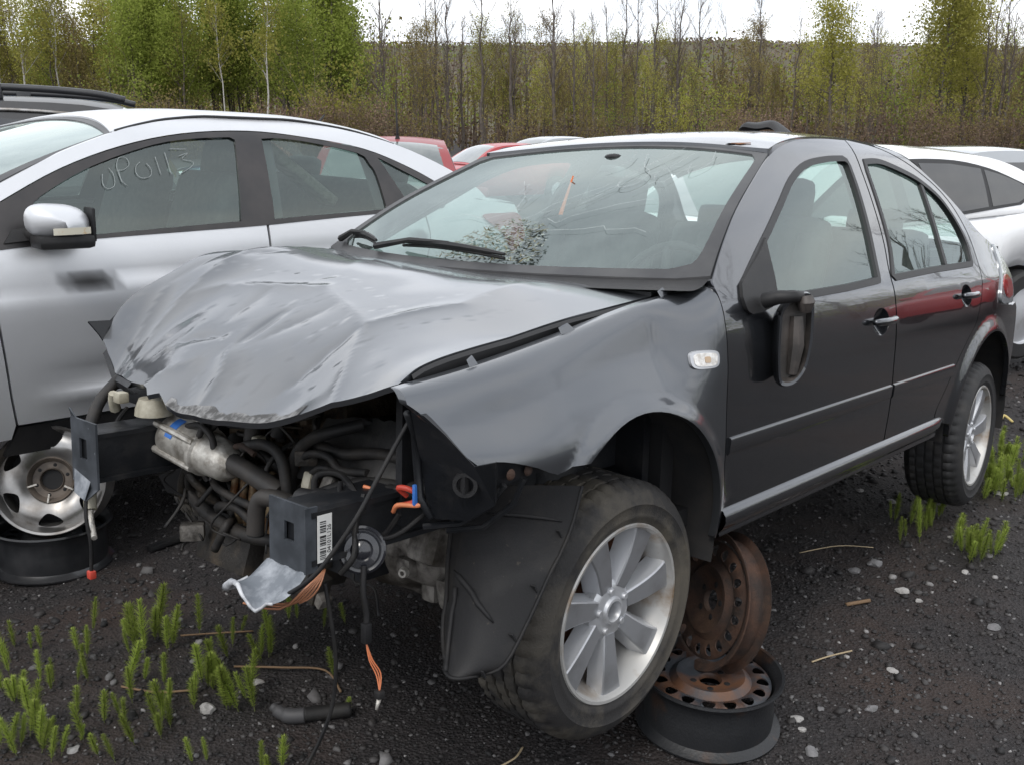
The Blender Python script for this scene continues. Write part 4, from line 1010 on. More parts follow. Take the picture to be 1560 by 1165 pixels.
def swheel(b):
    M_ = Matrix.Translation((.84, -.37, .86)) @ Matrix.Rotation(-1.15, 4, 'Y')
    b.tube([M_ @ Vector((.185*math.cos(a), .185*math.sin(a), 0)) for a in np.linspace(0, 2*PI, 40)], .015, 8, False)
    for a in (0.2, PI-.2, 1.5*PI): b.tube([M_ @ Vector((.04*math.cos(a), .04*math.sin(a), -.01)), M_ @ Vector((.18*math.cos(a), .18*math.sin(a), 0))], [.028, .016], 6)
    b.lathe([(.0005, .02), (.05, .018), (.07, .0), (.06, -.03)], 20, M_); b.tube([M_ @ Vector((0, 0, -.02)), M_ @ Vector((0, 0, -.25))], .035, 8)
jpart('steering_wheel', PLAST, swheel, None)
jpart('parcel_shelf', TRIM, lambda b: b.box((2.63, 0, .99), (.42, 1.3, .03)))
def shellbox(b):
    b.box((1.35, 0, .30), (2.0, 1.50, .05)); b.box((.36, 0, .62), (.06, 1.46, .60)); b.box((2.78, 0, .62), (.05, 1.30, .66)); b.box((2.6, 0, .32), (1.2, 1.0, .05))
    b.box((1.05, 0, .40), (1.3, .24, .18), None, .04)
jpart('floorpan', DARK, shellbox)
def hl(b): b.grid(lambda u, v: (lambda p: (p[0], p[1]*.97, p[2]-.022))(roof(1.18+1.2*u, -1+2*v)), 12, 16)
jpart('headliner', HEADL, hl, None)
for sg in (-1, 1):
    def bp_(b): b.grid(lambda u, v: (lambda z, x: (x, sg*(JS(x, z)-.045), z))(.36+1.03*u, (1.585 if u < .55 else 1.585+(u-.55)*.22)+.12*(v-.5)), 12, 4)
    jpart('b_pillar_trim', TRIM, bp_, None)
    jpart('door_trim', TRIM, lambda b: (b.grid(lambda u, v: (.50+1.04*u, sg*(JS(.5+1.04*u, .36+.52*v)-.06-.03*math.sin(v*3)), .36+.52*v), 10, 8), b.box((1.0, sg*.77, .70), (.7, .07, .05), None, .02)), None)
    jpart('door_trim', TRIM, lambda b: b.grid(lambda u, v: (1.60+.62*u+.2*v, sg*(JS(1.6+.62*u+.2*v, .40+.50*v)-.06), .40+.50*v), 10, 8), None)
# ================================================================ what the torn-off front leaves open
BLUEL = mat('blue_label', (.03, .13, .42), .5); CREAM = mat('cream_plastic', (.40, .375, .30), .5, col2=(.22, .20, .15), nscale=20); LABEL = mat('paper_label', (.62, .62, .60), .6)
INK = mat('label_ink', (.02, .02, .02), .7); REDW = mat('red_wire', (.45, .05, .03), .45); ORW = mat('orange_wire', (.55, .18, .08), .5); HOSE = mat('rubber_hose', (.013, .013, .0135), .6, spec=.35, col2=(.032, .028, .025), nscale=14, bump=.12, bscale=150)
BLOCK = mat('oily_engine_block', (.10, .075, .05), .55, .35, col2=(.03, .022, .016), nscale=18, nlo=.38, nhi=.6, col3=(.20, .10, .04), n3=9, n3lo=.55, n3hi=.75, bump=.4, bscale=90)
PIPEM = mat('grey_intake_pipe', (.026, .025, .0245), .55, spec=.4, col2=(.045, .04, .036), nscale=12)
def rail(b, y0, y1, z0, z1, x0=-.735, x1=-.1):
    b.box(((x0+x1)/2, (y0+y1)/2, (z0+z1)/2), (x1-x0, y1-y0, z1-z0), None, .008)
    b.box(((x0+x1)/2, y0-.004, z1-.006), (x1-x0, .02, .012)); b.box(((x0+x1)/2, y0-.004, z0+.006), (x1-x0, .02, .012))
def endplate(b, y0, y1, z0, z1, x, hole):
    """plate with a square hole"""
    hy0, hy1, hz0, hz1 = hole; t = .006
    ys, zs = [y0, hy0, hy1, y1], [z0, hz0, hz1, z1]
    for i in range(3):
        for j in range(3):
            if i == 1 and j == 1: continue
            bx0 = (x, (ys[i]+ys[i+1])/2, (zs[j]+zs[j+1])/2); b.box(bx0, (t, abs(ys[i+1]-ys[i]), zs[j+1]-zs[j]))
# near rail with its bumper mount
r1 = jpart('frame_rail', SHEET, lambda b: rail(b, -.592, -.480, .415, .528), 40); r1['label'] = 'near frame rail with barcode sticker'
part('mounting_plate', SHEETL, r1, lambda b: (endplate(b, -.600, -.472, .400, .540, -.742, (-.558, -.525, .458, .498)), b.box((-.735, -.600, .470), (.03, .006, .138))), 30)
def tq(t, s): return (-.742-.100*s*(1-.25*abs(t-.45)), -.597+.14*t+.03*s*(t-.2), .401-.055*math.sin(s*1.6)+.020*s*s*(1 if t > .6 else .3)+.004*math.sin(t*17)+.012*s*math.sin(t*9+s*2))
part('torn_flange', SCRAPE, r1, lambda b: b.grid(lambda u, v: tq(u, v), 14, 8), None)
part('curled_edge', mat('white_edge', (.50, .51, .53), .5, col2=(.20, .21, .23), nscale=30), r1, lambda b: b.tube([tq(t, 1) for t in np.linspace(0, 1, 12)]+[tq(1, .7), tq(1, .45)], [.003, .0035, .003, .004, .0035, .003, .004, .005, .006, .008, .009, .009, .008, .004], 8), None)
lb = part('barcode_label', LABEL, r1, lambda b: b.box((-.705, -.6065, .470), (.036, .0015, .100)))
def bars(b):
    r = random.Random(4); z = .427
    while z < .508:
        h = r.choice((.0012, .0022, .0035)); b.box((-.710, -.6077, z), (.015, .0008, h)); z += h+r.choice((.0012, .002, .003))
        if .450 < z < .455 or .478 < z < .483: z += .004
tag(part('barcode', INK, r1, bars), kind='stuff')
def text_part(name, s, m, parent, M_, size):
    cu = bpy.data.curves.new(name, 'FONT'); cu.body = s; cu.size = size; cu.extrude = .0002; cu.align_x = 'CENTER'; cu.align_y = 'CENTER'
    t = bpy.data.objects.new('t', cu); COL.objects.link(t); dg = bpy.context.evaluated_depsgraph_get(); me = bpy.data.meshes.new_from_object(t.evaluated_get(dg)); bpy.data.objects.remove(t)
    me.materials.clear(); me.materials.append(m); o = link(bpy.data.objects.new(name, me), parent); o.matrix_local = M_; return o
# digits run up the sticker beside the bars, on the rail's outer face
text_part('label_digits', '04101L126', INK, r1, Matrix.Translation((-.6945, -.6079, .468)) @ Matrix(((0, -1, 0, 0), (0, 0, -1, 0), (1, 0, 0, 0), (0, 0, 0, 1))), .0135)
# far rail
r2 = jpart('frame_rail', SHEET, lambda b: rail(b, .315, .43, .40, .530, -.735, -.05), 40)
part('mounting_plate', SHEETL, r2, lambda b: (endplate(b, .292, .432, .385, .56, -.742, (.345, .385, .455, .51)), b.prism([(-.744, .292, .385), (-.744, .43, .385), (-.75, .40, .355), (-.76, .33, .350)], (.004, 0, 0)), b.prism([(-.742, .40, .555), (-.742, .432, .555), (-.75, .428, .585)], (.004, 0, 0))), 30)
part('scraped_corner', SCRAPE, r2, lambda b: b.add([(-.7455, .33, .40), (-.7455, .42, .42), (-.758, .40, .36), (-.764, .33, .352)], [(0, 1, 2, 3)], False))
jpart('slam_panel_stub', SHEET, lambda b: (b.box((-.40, .48, .555), (.20, .30, .05), rotY(.1), .01), b.box((-.30, .62, .60), (.3, .10, .16), None, .01)), 40)
# inner structure
def bay(b):
    b.box((-.10, -.60, .60), (.80, .02, .30)); b.box((.0, .60, .58), (.62, .02, .28)); b.box((.05, -.60, .78), (.4, .16, .03)); b.box((.10, .60, .74), (.4, .16, .03))
    b.box((.30, 0, .62), (.03, 1.4, .62)); b.box((-.1, 0, .24), (.6, .7, .04))
jpart('engine_bay', SHEET, bay)
for sg in (-1, 1): jpart('strut_tower', SHEET, lambda b: b.lathe([(.0, .80), (.09, .80), (.11, .77), (.125, .6), (.13, .45)], 24, Matrix.Translation((.05, sg*.53, 0))), None)
jpart('battery_tray', SHEET, lambda b: (b.box((-.22, -.42, .60), (.25, .26, .03), None, .008), b.box((-.14, -.42, .70), (.16, .24, .17), None, .01)), 40)
LOGO = mat('faint_print', (.30, .31, .31), .6)
# headlamp carrier beside the near wing
def carrier(b):
    P = [(-.615, -.80, .742), (-.57, -.812, .70), (-.535, -.832, .655), (-.515, -.842, .632), (-.46, -.848, .632), (-.455, -.845, .54), (-.49, -.80, .505), (-.52, -.735, .500), (-.525, -.712, .545), (-.53, -.70, .62), (-.535, -.70, .675), (-.60, -.745, .74)]
    b.prism(P, (.02, .015, 0))
hc = jpart('lamp_carrier', SHEET, carrier, 30)
part('carrier_flange', SHEET, hc, lambda b: b.tube([(-.60, -.735, .735), (-.545, -.70, .68), (-.535, -.695, .62), (-.53, -.70, .54), (-.525, -.73, .50)], [.008, .010, .010, .010, .008], 8), None)
part('round_bush', PLAST, hc, lambda b: (b.lathe([(.016, 0), (.018, .008), (.026, .008), (.028, -.004)], 24, Matrix.Translation((-.502, -.805, .585)) @ Vector((-.80, -.55, 0)).to_track_quat('Z', 'Y').to_matrix().to_4x4()), b.box((-.505, -.805, .585), (.012, .012, .036))), 40)
part('blue_clip', BLUEL, hc, lambda b: b.box((-.54, -.698, .548), (.014, .008, .045), None, .002))
rb2 = jpart('wing_bracket', SHEET, lambda b: (b.prism([(-.47, -.835, .628), (-.33, -.845, .625), (-.29, -.848, .607), (-.31, -.842, .585), (-.36, -.835, .578), (-.42, -.82, .568), (-.47, -.82, .575)], (0, .012, 0)), b.tube([(-.36, -.838, .578), (-.37, -.82, .52), (-.42, -.78, .47), (-.47, -.72, .46)], .007, 6), b.tube([(-.42, -.838, .575), (-.43, -.80, .52), (-.47, -.76, .485), (-.52, -.70, .475)], .007, 6)), 30)
for x in (-.41, -.355): part('rusty_bolt', RUST, rb2, lambda b: b.lathe([(.0003, .006), (.007, .006), (.011, .003), (.013, 0)], 10, Matrix.Translation((x, -.845, .597)) @ Matrix.Rotation(PI/2, 4, 'X')), 40)
# wheel-arch liner hanging in front of the tyre
LINERM = mat('liner_plastic', (.0105, .0105, .0115), .65, spec=.28, col2=(.030, .027, .024), nscale=5, nlo=.5, nhi=.8, col3=(.055, .048, .040), n3=60, n3lo=.66, n3hi=.74, bump=.08, bscale=200, rvar=.1)
R_E = cr([(-.165, -.845, .525), (-.205, -.85, .435), (-.275, -.852, .345), (-.34, -.85, .255), (-.40, -.84, .175), (-.43, -.80, .150)], 5)
L_E = cr([(-.43, -.70, .545), (-.395, -.655, .44), (-.395, -.645, .35), (-.40, -.648, .26), (-.42, -.665, .19), (-.455, -.71, .155)], 5)
def lin(u, v, o=0.0):
    k = v*(len(R_E)-1); i = min(len(R_E)-2, int(k)); t = k-i
    a = Vector(L_E[i]).lerp(Vector(L_E[i+1]), t); c = Vector(R_E[i]).lerp(Vector(R_E[i+1]), t)
    p = a.lerp(c, u); bul = math.sin(PI*u)*.045+.010*sstep(.50, .53, v+.30*u-.12)-.012*sstep(.0, .12, .14-u)
    return (p.x-bul-o, p.y-bul*.35, p.z+.014*math.sin(PI*u)*(1-v))
ln_ = jpart('wheel_arch_liner', LINERM, lambda b: (b.grid(lambda u, v: lin(u, v), 22, 30), b.grid(lambda u, v: lin(u, v, -.006), 22, 30)), None); ln_['label'] = 'torn black plastic arch liner'
part('liner_slot', DARK, ln_, lambda b: [b.box(lin(.93, v, .003), (.004, .012, .020), rotY(-.5)) for v in (.22, .45, .66, .92)])
part('liner_rim', LINERM, ln_, lambda b: (b.tube([lin(1, v, .002) for v in np.linspace(0, 1, 20)], .0045, 6), b.tube([lin(u, 1, .002) for u in np.linspace(0, 1, 14)], .0045, 6), b.tube([lin(0, v, .002) for v in np.linspace(0, 1, 20)], .006, 6)), None)
part('liner_rib', LINERM, ln_, lambda b: b.tube([lin(.17+.10*v, .50+.50*v, .003) for v in np.linspace(0, .96, 9)], .006, 6), None)
part('liner_rib', LINERM, ln_, lambda b: b.tube([lin(u, .14+.10*(u-.4)**2, .002) for u in np.linspace(.35, .92, 9)], [.002, .004, .005, .005, .005, .005, .004, .003, .002], 6), None)
part('liner_rib', LINERM, ln_, lambda b: b.tube([lin(u, .40+.22*u+.10*u*u, .003) for u in np.linspace(.12, .70, 9)], [.003, .006, .007, .007, .007, .007, .006, .005, .002], 6), None)
# engine and gearbox
def gear(b):
    X_ = Vector((0, -1, .02)).to_track_quat('Z', 'Y').to_matrix().to_4x4()
    M_ = Matrix.Translation((-.16, -.30, .31)) @ X_
    b.lathe([(.001, .34), (.07, .335), (.11, .31), (.125, .27), (.13, .20), (.15, .17), (.155, .10), (.17, .08), (.175, .0), (.18, -.05)], 30, M_, lambda i, j: .009*((i % 3 == 0)-.3)*(2 < j < 8))
    for k in range(9): a = k*.7; b.box((-.16+.15*math.cos(a), -.42-.02*k % .1, .31+.15*math.sin(a)), (.05, .05, .05), None, .012)
    b.box((-.30, -.52, .36), (.10, .10, .14), rotY(.3), .02); b.box((-.24, -.56, .22), (.12, .10, .09), rotY(-.2), .02)
g_ = jpart('gearbox', ALU, gear, 45)
part('casing_boss', ALUB, g_, lambda b: b.lathe([(.006, .012), (.011, .012), (.014, 0)], 12, Matrix.Translation((-.335, -.44, .255)) @ Vector((-1, -.3, 0)).to_track_quat('Z', 'Y').to_matrix().to_4x4()), 40)
def block(b):
    b.box((-.12, .10, .46), (.34, .52, .36), None, .03); b.box((-.26, .05, .36), (.08, .30, .20), None, .02); b.box((-.10, .10, .68), (.30, .50, .10), None, .03)
    r = random.Random(12)
    for k in range(46): b.box((-.30+r.uniform(-.05, .03), r.uniform(-.20, .34), r.uniform(.26, .62)), (r.uniform(.02, .07), r.uniform(.02, .08), r.uniform(.02, .07)), Matrix.Rotation(r.uniform(-.6, .6), 3, 'X'), .007)
    for k in range(14): y = r.uniform(-.2, .34); z = r.uniform(.28, .6); b.lathe([(.0005, .05), (.012, .05), (.016, .03), (.022, .03), (.024, 0)], 10, Matrix.Translation((-.31, y, z)) @ Matrix.Rotation(-PI/2, 4, 'Y'))
jpart('engine_block', BLOCK, block, 40)
def ribs(b):
    for k in range(7): b.tube([(-.44+.01*k, .12-.028*k, .43), (-.45+.01*k, .12-.028*k, .35), (-.43, .12-.028*k, .27)], .011, 6)
jpart('exhaust_manifold', mat('rust_streaked_casting', (.26, .20, .12), .6, .3, col2=(.14, .055, .015), nscale=16, nlo=.42, nhi=.6, bump=.3), ribs, None)
jpart('sump', GREASE, lambda b: (b.box((-.16, .20, .18), (.36, .46, .18), None, .04), b.box((-.32, .26, .14), (.18, .26, .14), rotY(.3), .03), b.box((-.34, -.06, .22), (.14, .22, .16), rotY(.2), .03)), 50)
def clutter():
    r = random.Random(77)
    for k in range(44):                              # loose hoses and wires over the engine
        p = Vector((r.uniform(-.50, -.30), r.uniform(-.30, .42), r.uniform(.22, .60))); p.z = min(p.z, hz(p.x, p.y)-.09); P = [p.copy()]
        for q in range(4): p = p+Vector((r.uniform(-.07, .06), r.uniform(-.10, .10), r.uniform(-.09, .08))); p.x = max(-.56, min(-.28, p.x)); p.z = min(p.z, hz(p.x, p.y)-.09); P.append(p.copy())
        rad = r.choice((.003, .003, .004, .005, .007, .009, .012)); jpart('wire' if rad < .008 else 'hose', r.choice((HOSE, HOSE, RUBB, GREASE)), lambda b: b.tube(cr(P, 5), rad, 7), None)
    for k in range(22):                              # brackets and fittings
        c = (r.uniform(-.46, -.30), r.uniform(-.30, .42), r.uniform(.16, .58)); jpart('bracket', r.choice((GREASE, GREASE, ALU, BLOCK)), lambda b: b.box(c, (r.uniform(.02, .07), r.uniform(.03, .09), r.uniform(.02, .08)), Matrix.Rotation(r.uniform(-.8, .8), 3, r.choice('XYZ')), .008), 40)
clutter()
def comp(b):
    a, c = Vector((-.52, .315, .500)), Vector((-.50, .03, .455)); d = (c-a); M_ = Matrix.Translation(a) @ d.to_track_quat('Z', 'Y').to_matrix().to_4x4()
    b.lathe([(.001, -.01), (.035, -.01), (.045, .0), (.058, .012), (.062, .03), (.062, .15), (.066, .155), (.066, .17), (.058, .175), (.054, .22), (.05, .26), (.03, .285), (.001, .288)], 32, M_)
    for k in range(5): q = k*1.25; b.tube([M_ @ Vector((.062*math.cos(q), .062*math.sin(q), .0)), M_ @ Vector((.062*math.cos(q), .062*math.sin(q), .17))], .010, 8)
cp = jpart('compressor', ALUB, comp, 40); cp['label'] = 'pale round pump with a blue sticker'
def wrap(b, a0, a1, z0, z1, r):
    a, c = Vector((-.52, .315, .500)), Vector((-.50, .03, .455)); M_ = Matrix.Translation(a) @ (c-a).to_track_quat('Z', 'Y').to_matrix().to_4x4()
    b.grid(lambda u, v: tuple(M_ @ Vector((r*math.cos(a0+(a1-a0)*u), r*math.sin(a0+(a1-a0)*u), z0+(z1-z0)*v))), 10, 2)
ang = None
_M = (Matrix.Translation((-.52, .315, .5)) @ (Vector((.02, -.285, -.045))).to_track_quat('Z', 'Y').to_matrix().to_4x4()).to_3x3().inverted() @ Vector((-.78, -.25, .55))
_a = math.atan2(_M.y, _M.x)
part('sticker', BLUEL, cp, lambda b: wrap(b, _a-.75, _a+.30, .055, .085, .0635), None)
def hoses(name, m, P, r, n=10, parent=None): return jpart(name, m, lambda b: b.tube(cr(P, 6), r, n), 60, parent)
hoses('intake_pipe', PIPEM, [(-.44, .12, .50), (-.50, .053, .470), (-.50, -.016, .456), (-.50, -.088, .443), (-.50, -.172, .427)], .026, 14)
hoses('coolant_pipe', PIPEM, [(-.52, -.26, .42), (-.555, -.224, .437), (-.562, -.176, .429), (-.565, -.158, .397), (-.565, -.151, .336)], .022, 14)
jpart('pipe_bore', DARK, lambda b: b.lathe([(.0005, 0), (.019, 0), (.0215, .004)], 16, Matrix.Translation((-.565, -.151, .3335)) @ Matrix.Rotation(PI, 4, 'X')), None)
for P, r in (([(-.45, .03, .50), (-.50, -.009, .517), (-.50, -.076, .536), (-.50, -.133, .536), (-.50, -.17, .513), (-.50, -.188, .459), (-.50, -.198, .405)], .0145),
             ([(-.40, -.36, .62), (-.47, -.303, .598), (-.47, -.226, .56), (-.47, -.18, .51), (-.47, -.166, .457), (-.47, -.176, .398)], .0155),
             ([(-.50, .03, .48), (-.53, .072, .489), (-.53, .095, .529), (-.53, .148, .55), (-.53, .214, .535), (-.50, .26, .52)], .0095),
             ([(-.40, .05, .64), (-.44, .03, .58), (-.46, .02, .52)], .021), ([(-.38, -.06, .66), (-.44, -.09, .60), (-.45, -.08, .55)], .017),
             ([(-.40, .28, .44), (-.46, .289, .389), (-.46, .326, .324), (-.46, .26, .281), (-.46, .145, .261), (-.46, .051, .256), (-.42, -.02, .25)], .019),
             ([(-.46, .18, .30), (-.48, .143, .321), (-.48, .064, .335), (-.48, .003, .317), (-.48, -.041, .31)], .013),
             ([(-.46, .20, .40), (-.50, .13, .385), (-.50, .05, .37), (-.49, -.02, .36)], .011),
             ([(-.47, -.199, .514), (-.47, -.252, .54), (-.47, -.316, .544), (-.47, -.365, .522), (-.47, -.46, .533)], .010),
             ([(-.47, -.238, .48), (-.47, -.29, .512), (-.47, -.365, .511), (-.47, -.46, .51), (-.47, -.55, .521)], .008),
             ([(-.44, -.199, .559), (-.44, -.327, .549), (-.44, -.447, .572), (-.44, -.56, .578), (-.44, -.645, .565)], .014),
             ([(-.36, .34, .32), (-.48, .30, .34), (-.50, .24, .43), (-.48, .20, .38)], .008)):
    hoses('hose', HOSE, P, r)
GREYPL = mat('dusty_grey_plastic', (.030, .030, .031), .6, spec=.35, col2=(.055, .052, .048), nscale=10, bump=.2, bscale=70)
def airbox(b): b.grid(lambda u, v: (-.36-.10*v+.03*math.sin(u*7), -.17-.49*u, .60-.14*v+.07*u+.018*noise.noise((u*6, v*5, 1))), 22, 14)
jpart('air_box', GREYPL, airbox, 40)
jpart('pale_fitting', CREAM, lambda b: b.box((-.47, -.245, .47), (.03, .032, .045), rotY(.3), .008), 40)
jpart('pale_fitting', CREAM, lambda b: b.box((-.47, -.03, .53), (.03, .03, .03), None, .008), 40)
jpart('air_box_duct', GREYPL, lambda b: b.tube([(-.40, -.22, .42), (-.45, -.30, .44), (-.46, -.42, .455), (-.44, -.56, .49), (-.40, -.66, .52)], [.02, .03, .034, .032, .026], 12), 40)
hoses('pipe_clamp', RUST, [(-.50, .03, .51), (-.515, -.03, .525), (-.51, -.07, .51)], .008, 8)
hs_ = hoses('hanging_hose', HOSE, [(-.55, .545, .62), (-.62, .52, .57), (-.675, .475, .50), (-.70, .44, .43), (-.715, .40, .36)], .017)
hoses('hose_fitting', CREAM, [(-.715, .40, .362), (-.722, .388, .335), (-.728, .375, .31)], [.017]*13, 10)
hoses('metal_tube', ALUB, [(-.728, .375, .31), (-.732, .365, .285), (-.74, .34, .262), (-.748, .318, .250)], .008, 8)
jpart('cream_connector', CREAM, lambda b: (b.tube([(-.60, .47, .555), (-.615, .45, .585), (-.62, .44, .605)], [.016, .014, .012], 8), b.box((-.62, .395, .60), (.03, .035, .03), None, .005), b.lathe([(.001, .05), (.04, .045), (.05, .02), (.052, 0)], 16, Matrix.Translation((-.57, .31, .56)))), 45)
hoses('wire', RUBB, [(-.58, .44, .56), (-.62, .43, .52), (-.63, .41, .47), (-.60, .38, .43)], .006, 6)
hoses('hanging_wire', RUBB, [(-.745, .36, .36), (-.755, .345, .30), (-.75, .335, .23), (-.752, .335, .155)], .005, 6)
jpart('red_plug', REDW, lambda b: b.box((-.752, .335, .145), (.018, .022, .022), None, .004))
# harness, horn, loose cables
hoses('harness', RUBB, [(-.50, -.32, .46), (-.49, -.389, .491), (-.48, -.483, .518), (-.47, -.614, .532), (-.46, -.68, .55)], .013, 12)
hoses('corrugated_conduit', RUBB, [(-.50, -.53, .505), (-.48, -.61, .525), (-.47, -.69, .545)], [.021 if k % 2 else .0165 for k in range(13)], 12)
cap = jpart('round_connector', PLAST, lambda b: b.lathe([(.0005, .0), (.022, .0), (.026, .006), (.026, .05), (.032, .05), (.032, .07), (.02, .075)], 20, Matrix.Translation((-.62, -.40, .490)) @ Vector((.3, -1, 0)).to_track_quat('Z', 'Y').to_matrix().to_4x4()), 40)
part('red_print', REDW, cap, lambda b: b.box((-.645, -.425, .49), (.003, .012, .016)))
for P, r in (([(-.60, -.44, .48), (-.57, -.40, .53), (-.55, -.46, .545), (-.57, -.54, .52), (-.60, -.60, .50)], .008), ([(-.58, -.58, .53), (-.62, -.60, .47), (-.64, -.62, .42), (-.66, -.60, .38)], .007),
             ([(-.55, -.66, .50), (-.56, -.63, .455), (-.58, -.60, .43), (-.61, -.56, .46), (-.60, -.53, .52)], .006), ([(-.50, -.70, .51), (-.56, -.66, .455), (-.60, -.60, .44)], .006), ([(-.58, -.50, .54), (-.62, -.54, .50), (-.66, -.56, .45), (-.70, -.58, .40)], .006)):
    hoses('cable', RUBB, P, r, 6)
hoses('bonnet_cable', RUBB, [(-.52, -.71, .765), (-.575, -.705, .70), (-.64, -.70, .61), (-.69, -.69, .53), (-.735, -.66, .45), (-.765, -.63, .40), (-.79, -.57, .355), (-.78, -.52, .345)], .0048, 8)
hoses('red_loop', REDW, [(-.53, -.66, .535), (-.55, -.655, .555), (-.55, -.68, .56), (-.53, -.70, .545), (-.54, -.69, .53), (-.55, -.65, .515)], .006, 6)
jpart('orange_wire', ORW, lambda b: (b.tube(cr([(-.55, -.64, .50), (-.555, -.66, .52), (-.54, -.70, .525), (-.53, -.705, .528)], 5), .0055, 6), b.tube(cr([(-.54, -.53, .53), (-.53, -.55, .525), (-.52, -.57, .51)], 4), .005, 6)), None)
def horn(b):
    M_ = Matrix.Translation((-.615, -.615, .425)) @ Vector((-.62, -.72, .25)).to_track_quat('Z', 'Y').to_matrix().to_4x4()
    b.lathe([(.0005, .016), (.012, .015), (.02, .010), (.024, .014), (.036, .012), (.040, .004), (.046, .006), (.051, .003), (.052, -.004), (.046, -.012), (.03, -.03), (.0005, -.034)], 36, M_)
jpart('horn', mat('gloss_black', (.012, .013, .017), .22, coat=.6), horn, 40)
for k in range(5): jpart('loose_wire', mat('copper_wire', (.34, .15, .08), .45), lambda b: b.tube(cr([(-.70, -.60, .40), (-.72-.01*k, -.61, .375), (-.735-.012*k, -.60+.01*k, .35-.006*k), (-.75-.02*k, -.58+.02*k, .335)], 3), .0025, 5), None)
# the loom hanging to the ground
hg = hoses('hanging_loom', RUBB, [(-.63, -.64, .40), (-.64, -.65, .35), (-.635, -.655, .30), (-.64, -.66, .25)], .0065, 8)
jpart('loom_plug', PLAST, lambda b: b.box((-.64, -.66, .262), (.018, .018, .045), None, .004), 40)
for k in range(3): jpart('orange_wire', ORW, lambda b: b.tube(cr([(-.64, -.66, .24), (-.635+.004*k, -.665, .20), (-.622+.006*k, -.672, .165), (-.62, -.68, .13)], 4), .0017, 5), None)
bh_ = jpart('bulb_holder', PLAST, lambda b: b.box((-.62, -.68, .125), (.018, .018, .018), None, .004))
part('bulb', ALUB, bh_, lambda b: b.tube([(-.62, -.68, .118), (-.632, -.684, .095)], [.006, .003], 8), None)
hoses('hanging_wire', RUBB, [(-.70, -.60, .37), (-.69, -.61, .28), (-.68, -.61, .20), (-.68, -.60, .10), (-.70, -.585, .02), (-.725, -.56, -.055)], .0045, 6)
# suspension and underside on the far side
def susp(b):
    b.tube([(-.05, .30, .26), (.02, .62, .22)], .035, 10); b.tube([(-.25, .25, .20), (-.05, .66, .16)], .022, 8); b.tube([(-.30, .45, .24), (-.10, .62, .30)], .014, 8); b.box((-.1, .35, .2), (.35, .10, .08), None, .02)
    b.tube([(.03, -.30, .25), (.06, -.66, .17)], .032, 10); b.tube([(-.22, -.25, .18), (.0, -.66, .10)], .022, 8); b.tube([(.06, -.58, .20), (.05, -.53, .70)], .045, 12); b.tube([(.05, .58, .30), (.05, .53, .70)], .045, 12)
    b.box((2.45, 0, .22), (.14, 1.25, .10), None, .03)
jpart('suspension', GREASE, susp, 45)
def fl(b):
    P = [(-.40, .69, .48), (-.42, .64, .36), (-.38, .60, .24), (-.30, .58, .19)]
    for k in range(3): b.add([P[k], P[k+1], (P[k+1][0]+.06, P[k+1][1]-.20, P[k+1][2]+.02), (P[k][0]+.04, P[k][1]-.22, P[k][2]+.01)], [(0, 1, 2, 3)])
jpart('arch_liner_scrap', LINERM, fl, None)
def fins(b):
    for k in range(7): b.box((-.415+.004*k, .53, .46-.018*k), (.012, .20, .007), rotY(.25))
jpart('cooling_fins', PLAST, fins)
# ================================================================ the silver saloon propped beside it
MF = Matrix.Translation((-2.7888, 3.8431, .3529)) @ Matrix(((.719, -.695, .033), (.695, .719, .004), (-.026, .020, .999))).to_quaternion().to_matrix().to_4x4()
K = empty('silver_sedan', MF, None, 'silver four-door saloon with blacked-out window pillars, raised on loose wheel rims', 'car')
_fs = Spl([.2, .35, .6, .75, .9, .98, 1.05, 1.2, 1.3, 1.38, 1.43, 1.47], [.86, .885, .905, .910, .895, .870, .840, .76, .70, .640, .565, .45])
def FS(x, z):
    y = _fs(z)
    if x > 2.5: y *= 1-.12*((x-2.5)/1.2)**2
    if x < .2: y *= 1-.08*((.2-x)/.9)**2
    zc = .828+.055*(x-.8)                         # shoulder crease, soft scallop above the sill
    if z < zc: y -= .016*math.exp(-((zc-z)/.035))*sstep(0, .01, zc-z)
    zl = .335+.20*max(0, x-.5)-.10*max(0, x-.8)
    if .5 < x < 2.4: y += .014*math.exp(-((z-.385-.03*(x-.6))/.030)**2)*sstep(.5, .75, x)-.014*math.exp(-((z-.47-.03*(x-.6))/.05)**2)*sstep(.5, .9, x)
    for cx in (0.0, 2.65):
        d = math.hypot(x-cx, z-.31)-.37
        if -.02 < d < .12 and z > .2: y += .012*(1-sstep(0, .06, d))
    return y
def fside(x, z): return (x, -FS(x, z), z)
def foff(o): return lambda x, z: (x, -FS(x, z)-o, z)
FG = [(.475, .985), (.452, .90), (.450, .75), (.468, .573), (.482, .42), (.496, .313)]
FB = [(1.560, 1.005), (1.545, .85), (1.545, .60), (1.565, .40), (1.572, .305)]
FGL = glass('silver_sedan_glass', (.66, .78, .74), .025, (.30, .36, .34), refl=.10)
belt = Spl([.3, .485, .807, 1.172, 1.526, 1.9, 2.3, 2.7], [.938, .952, .975, .987, .998, 1.018, 1.036, 1.05])
KT = mat('gloss_black_pillar', (.018, .017, .018), .35, col2=(.032, .028, .028), nscale=7)
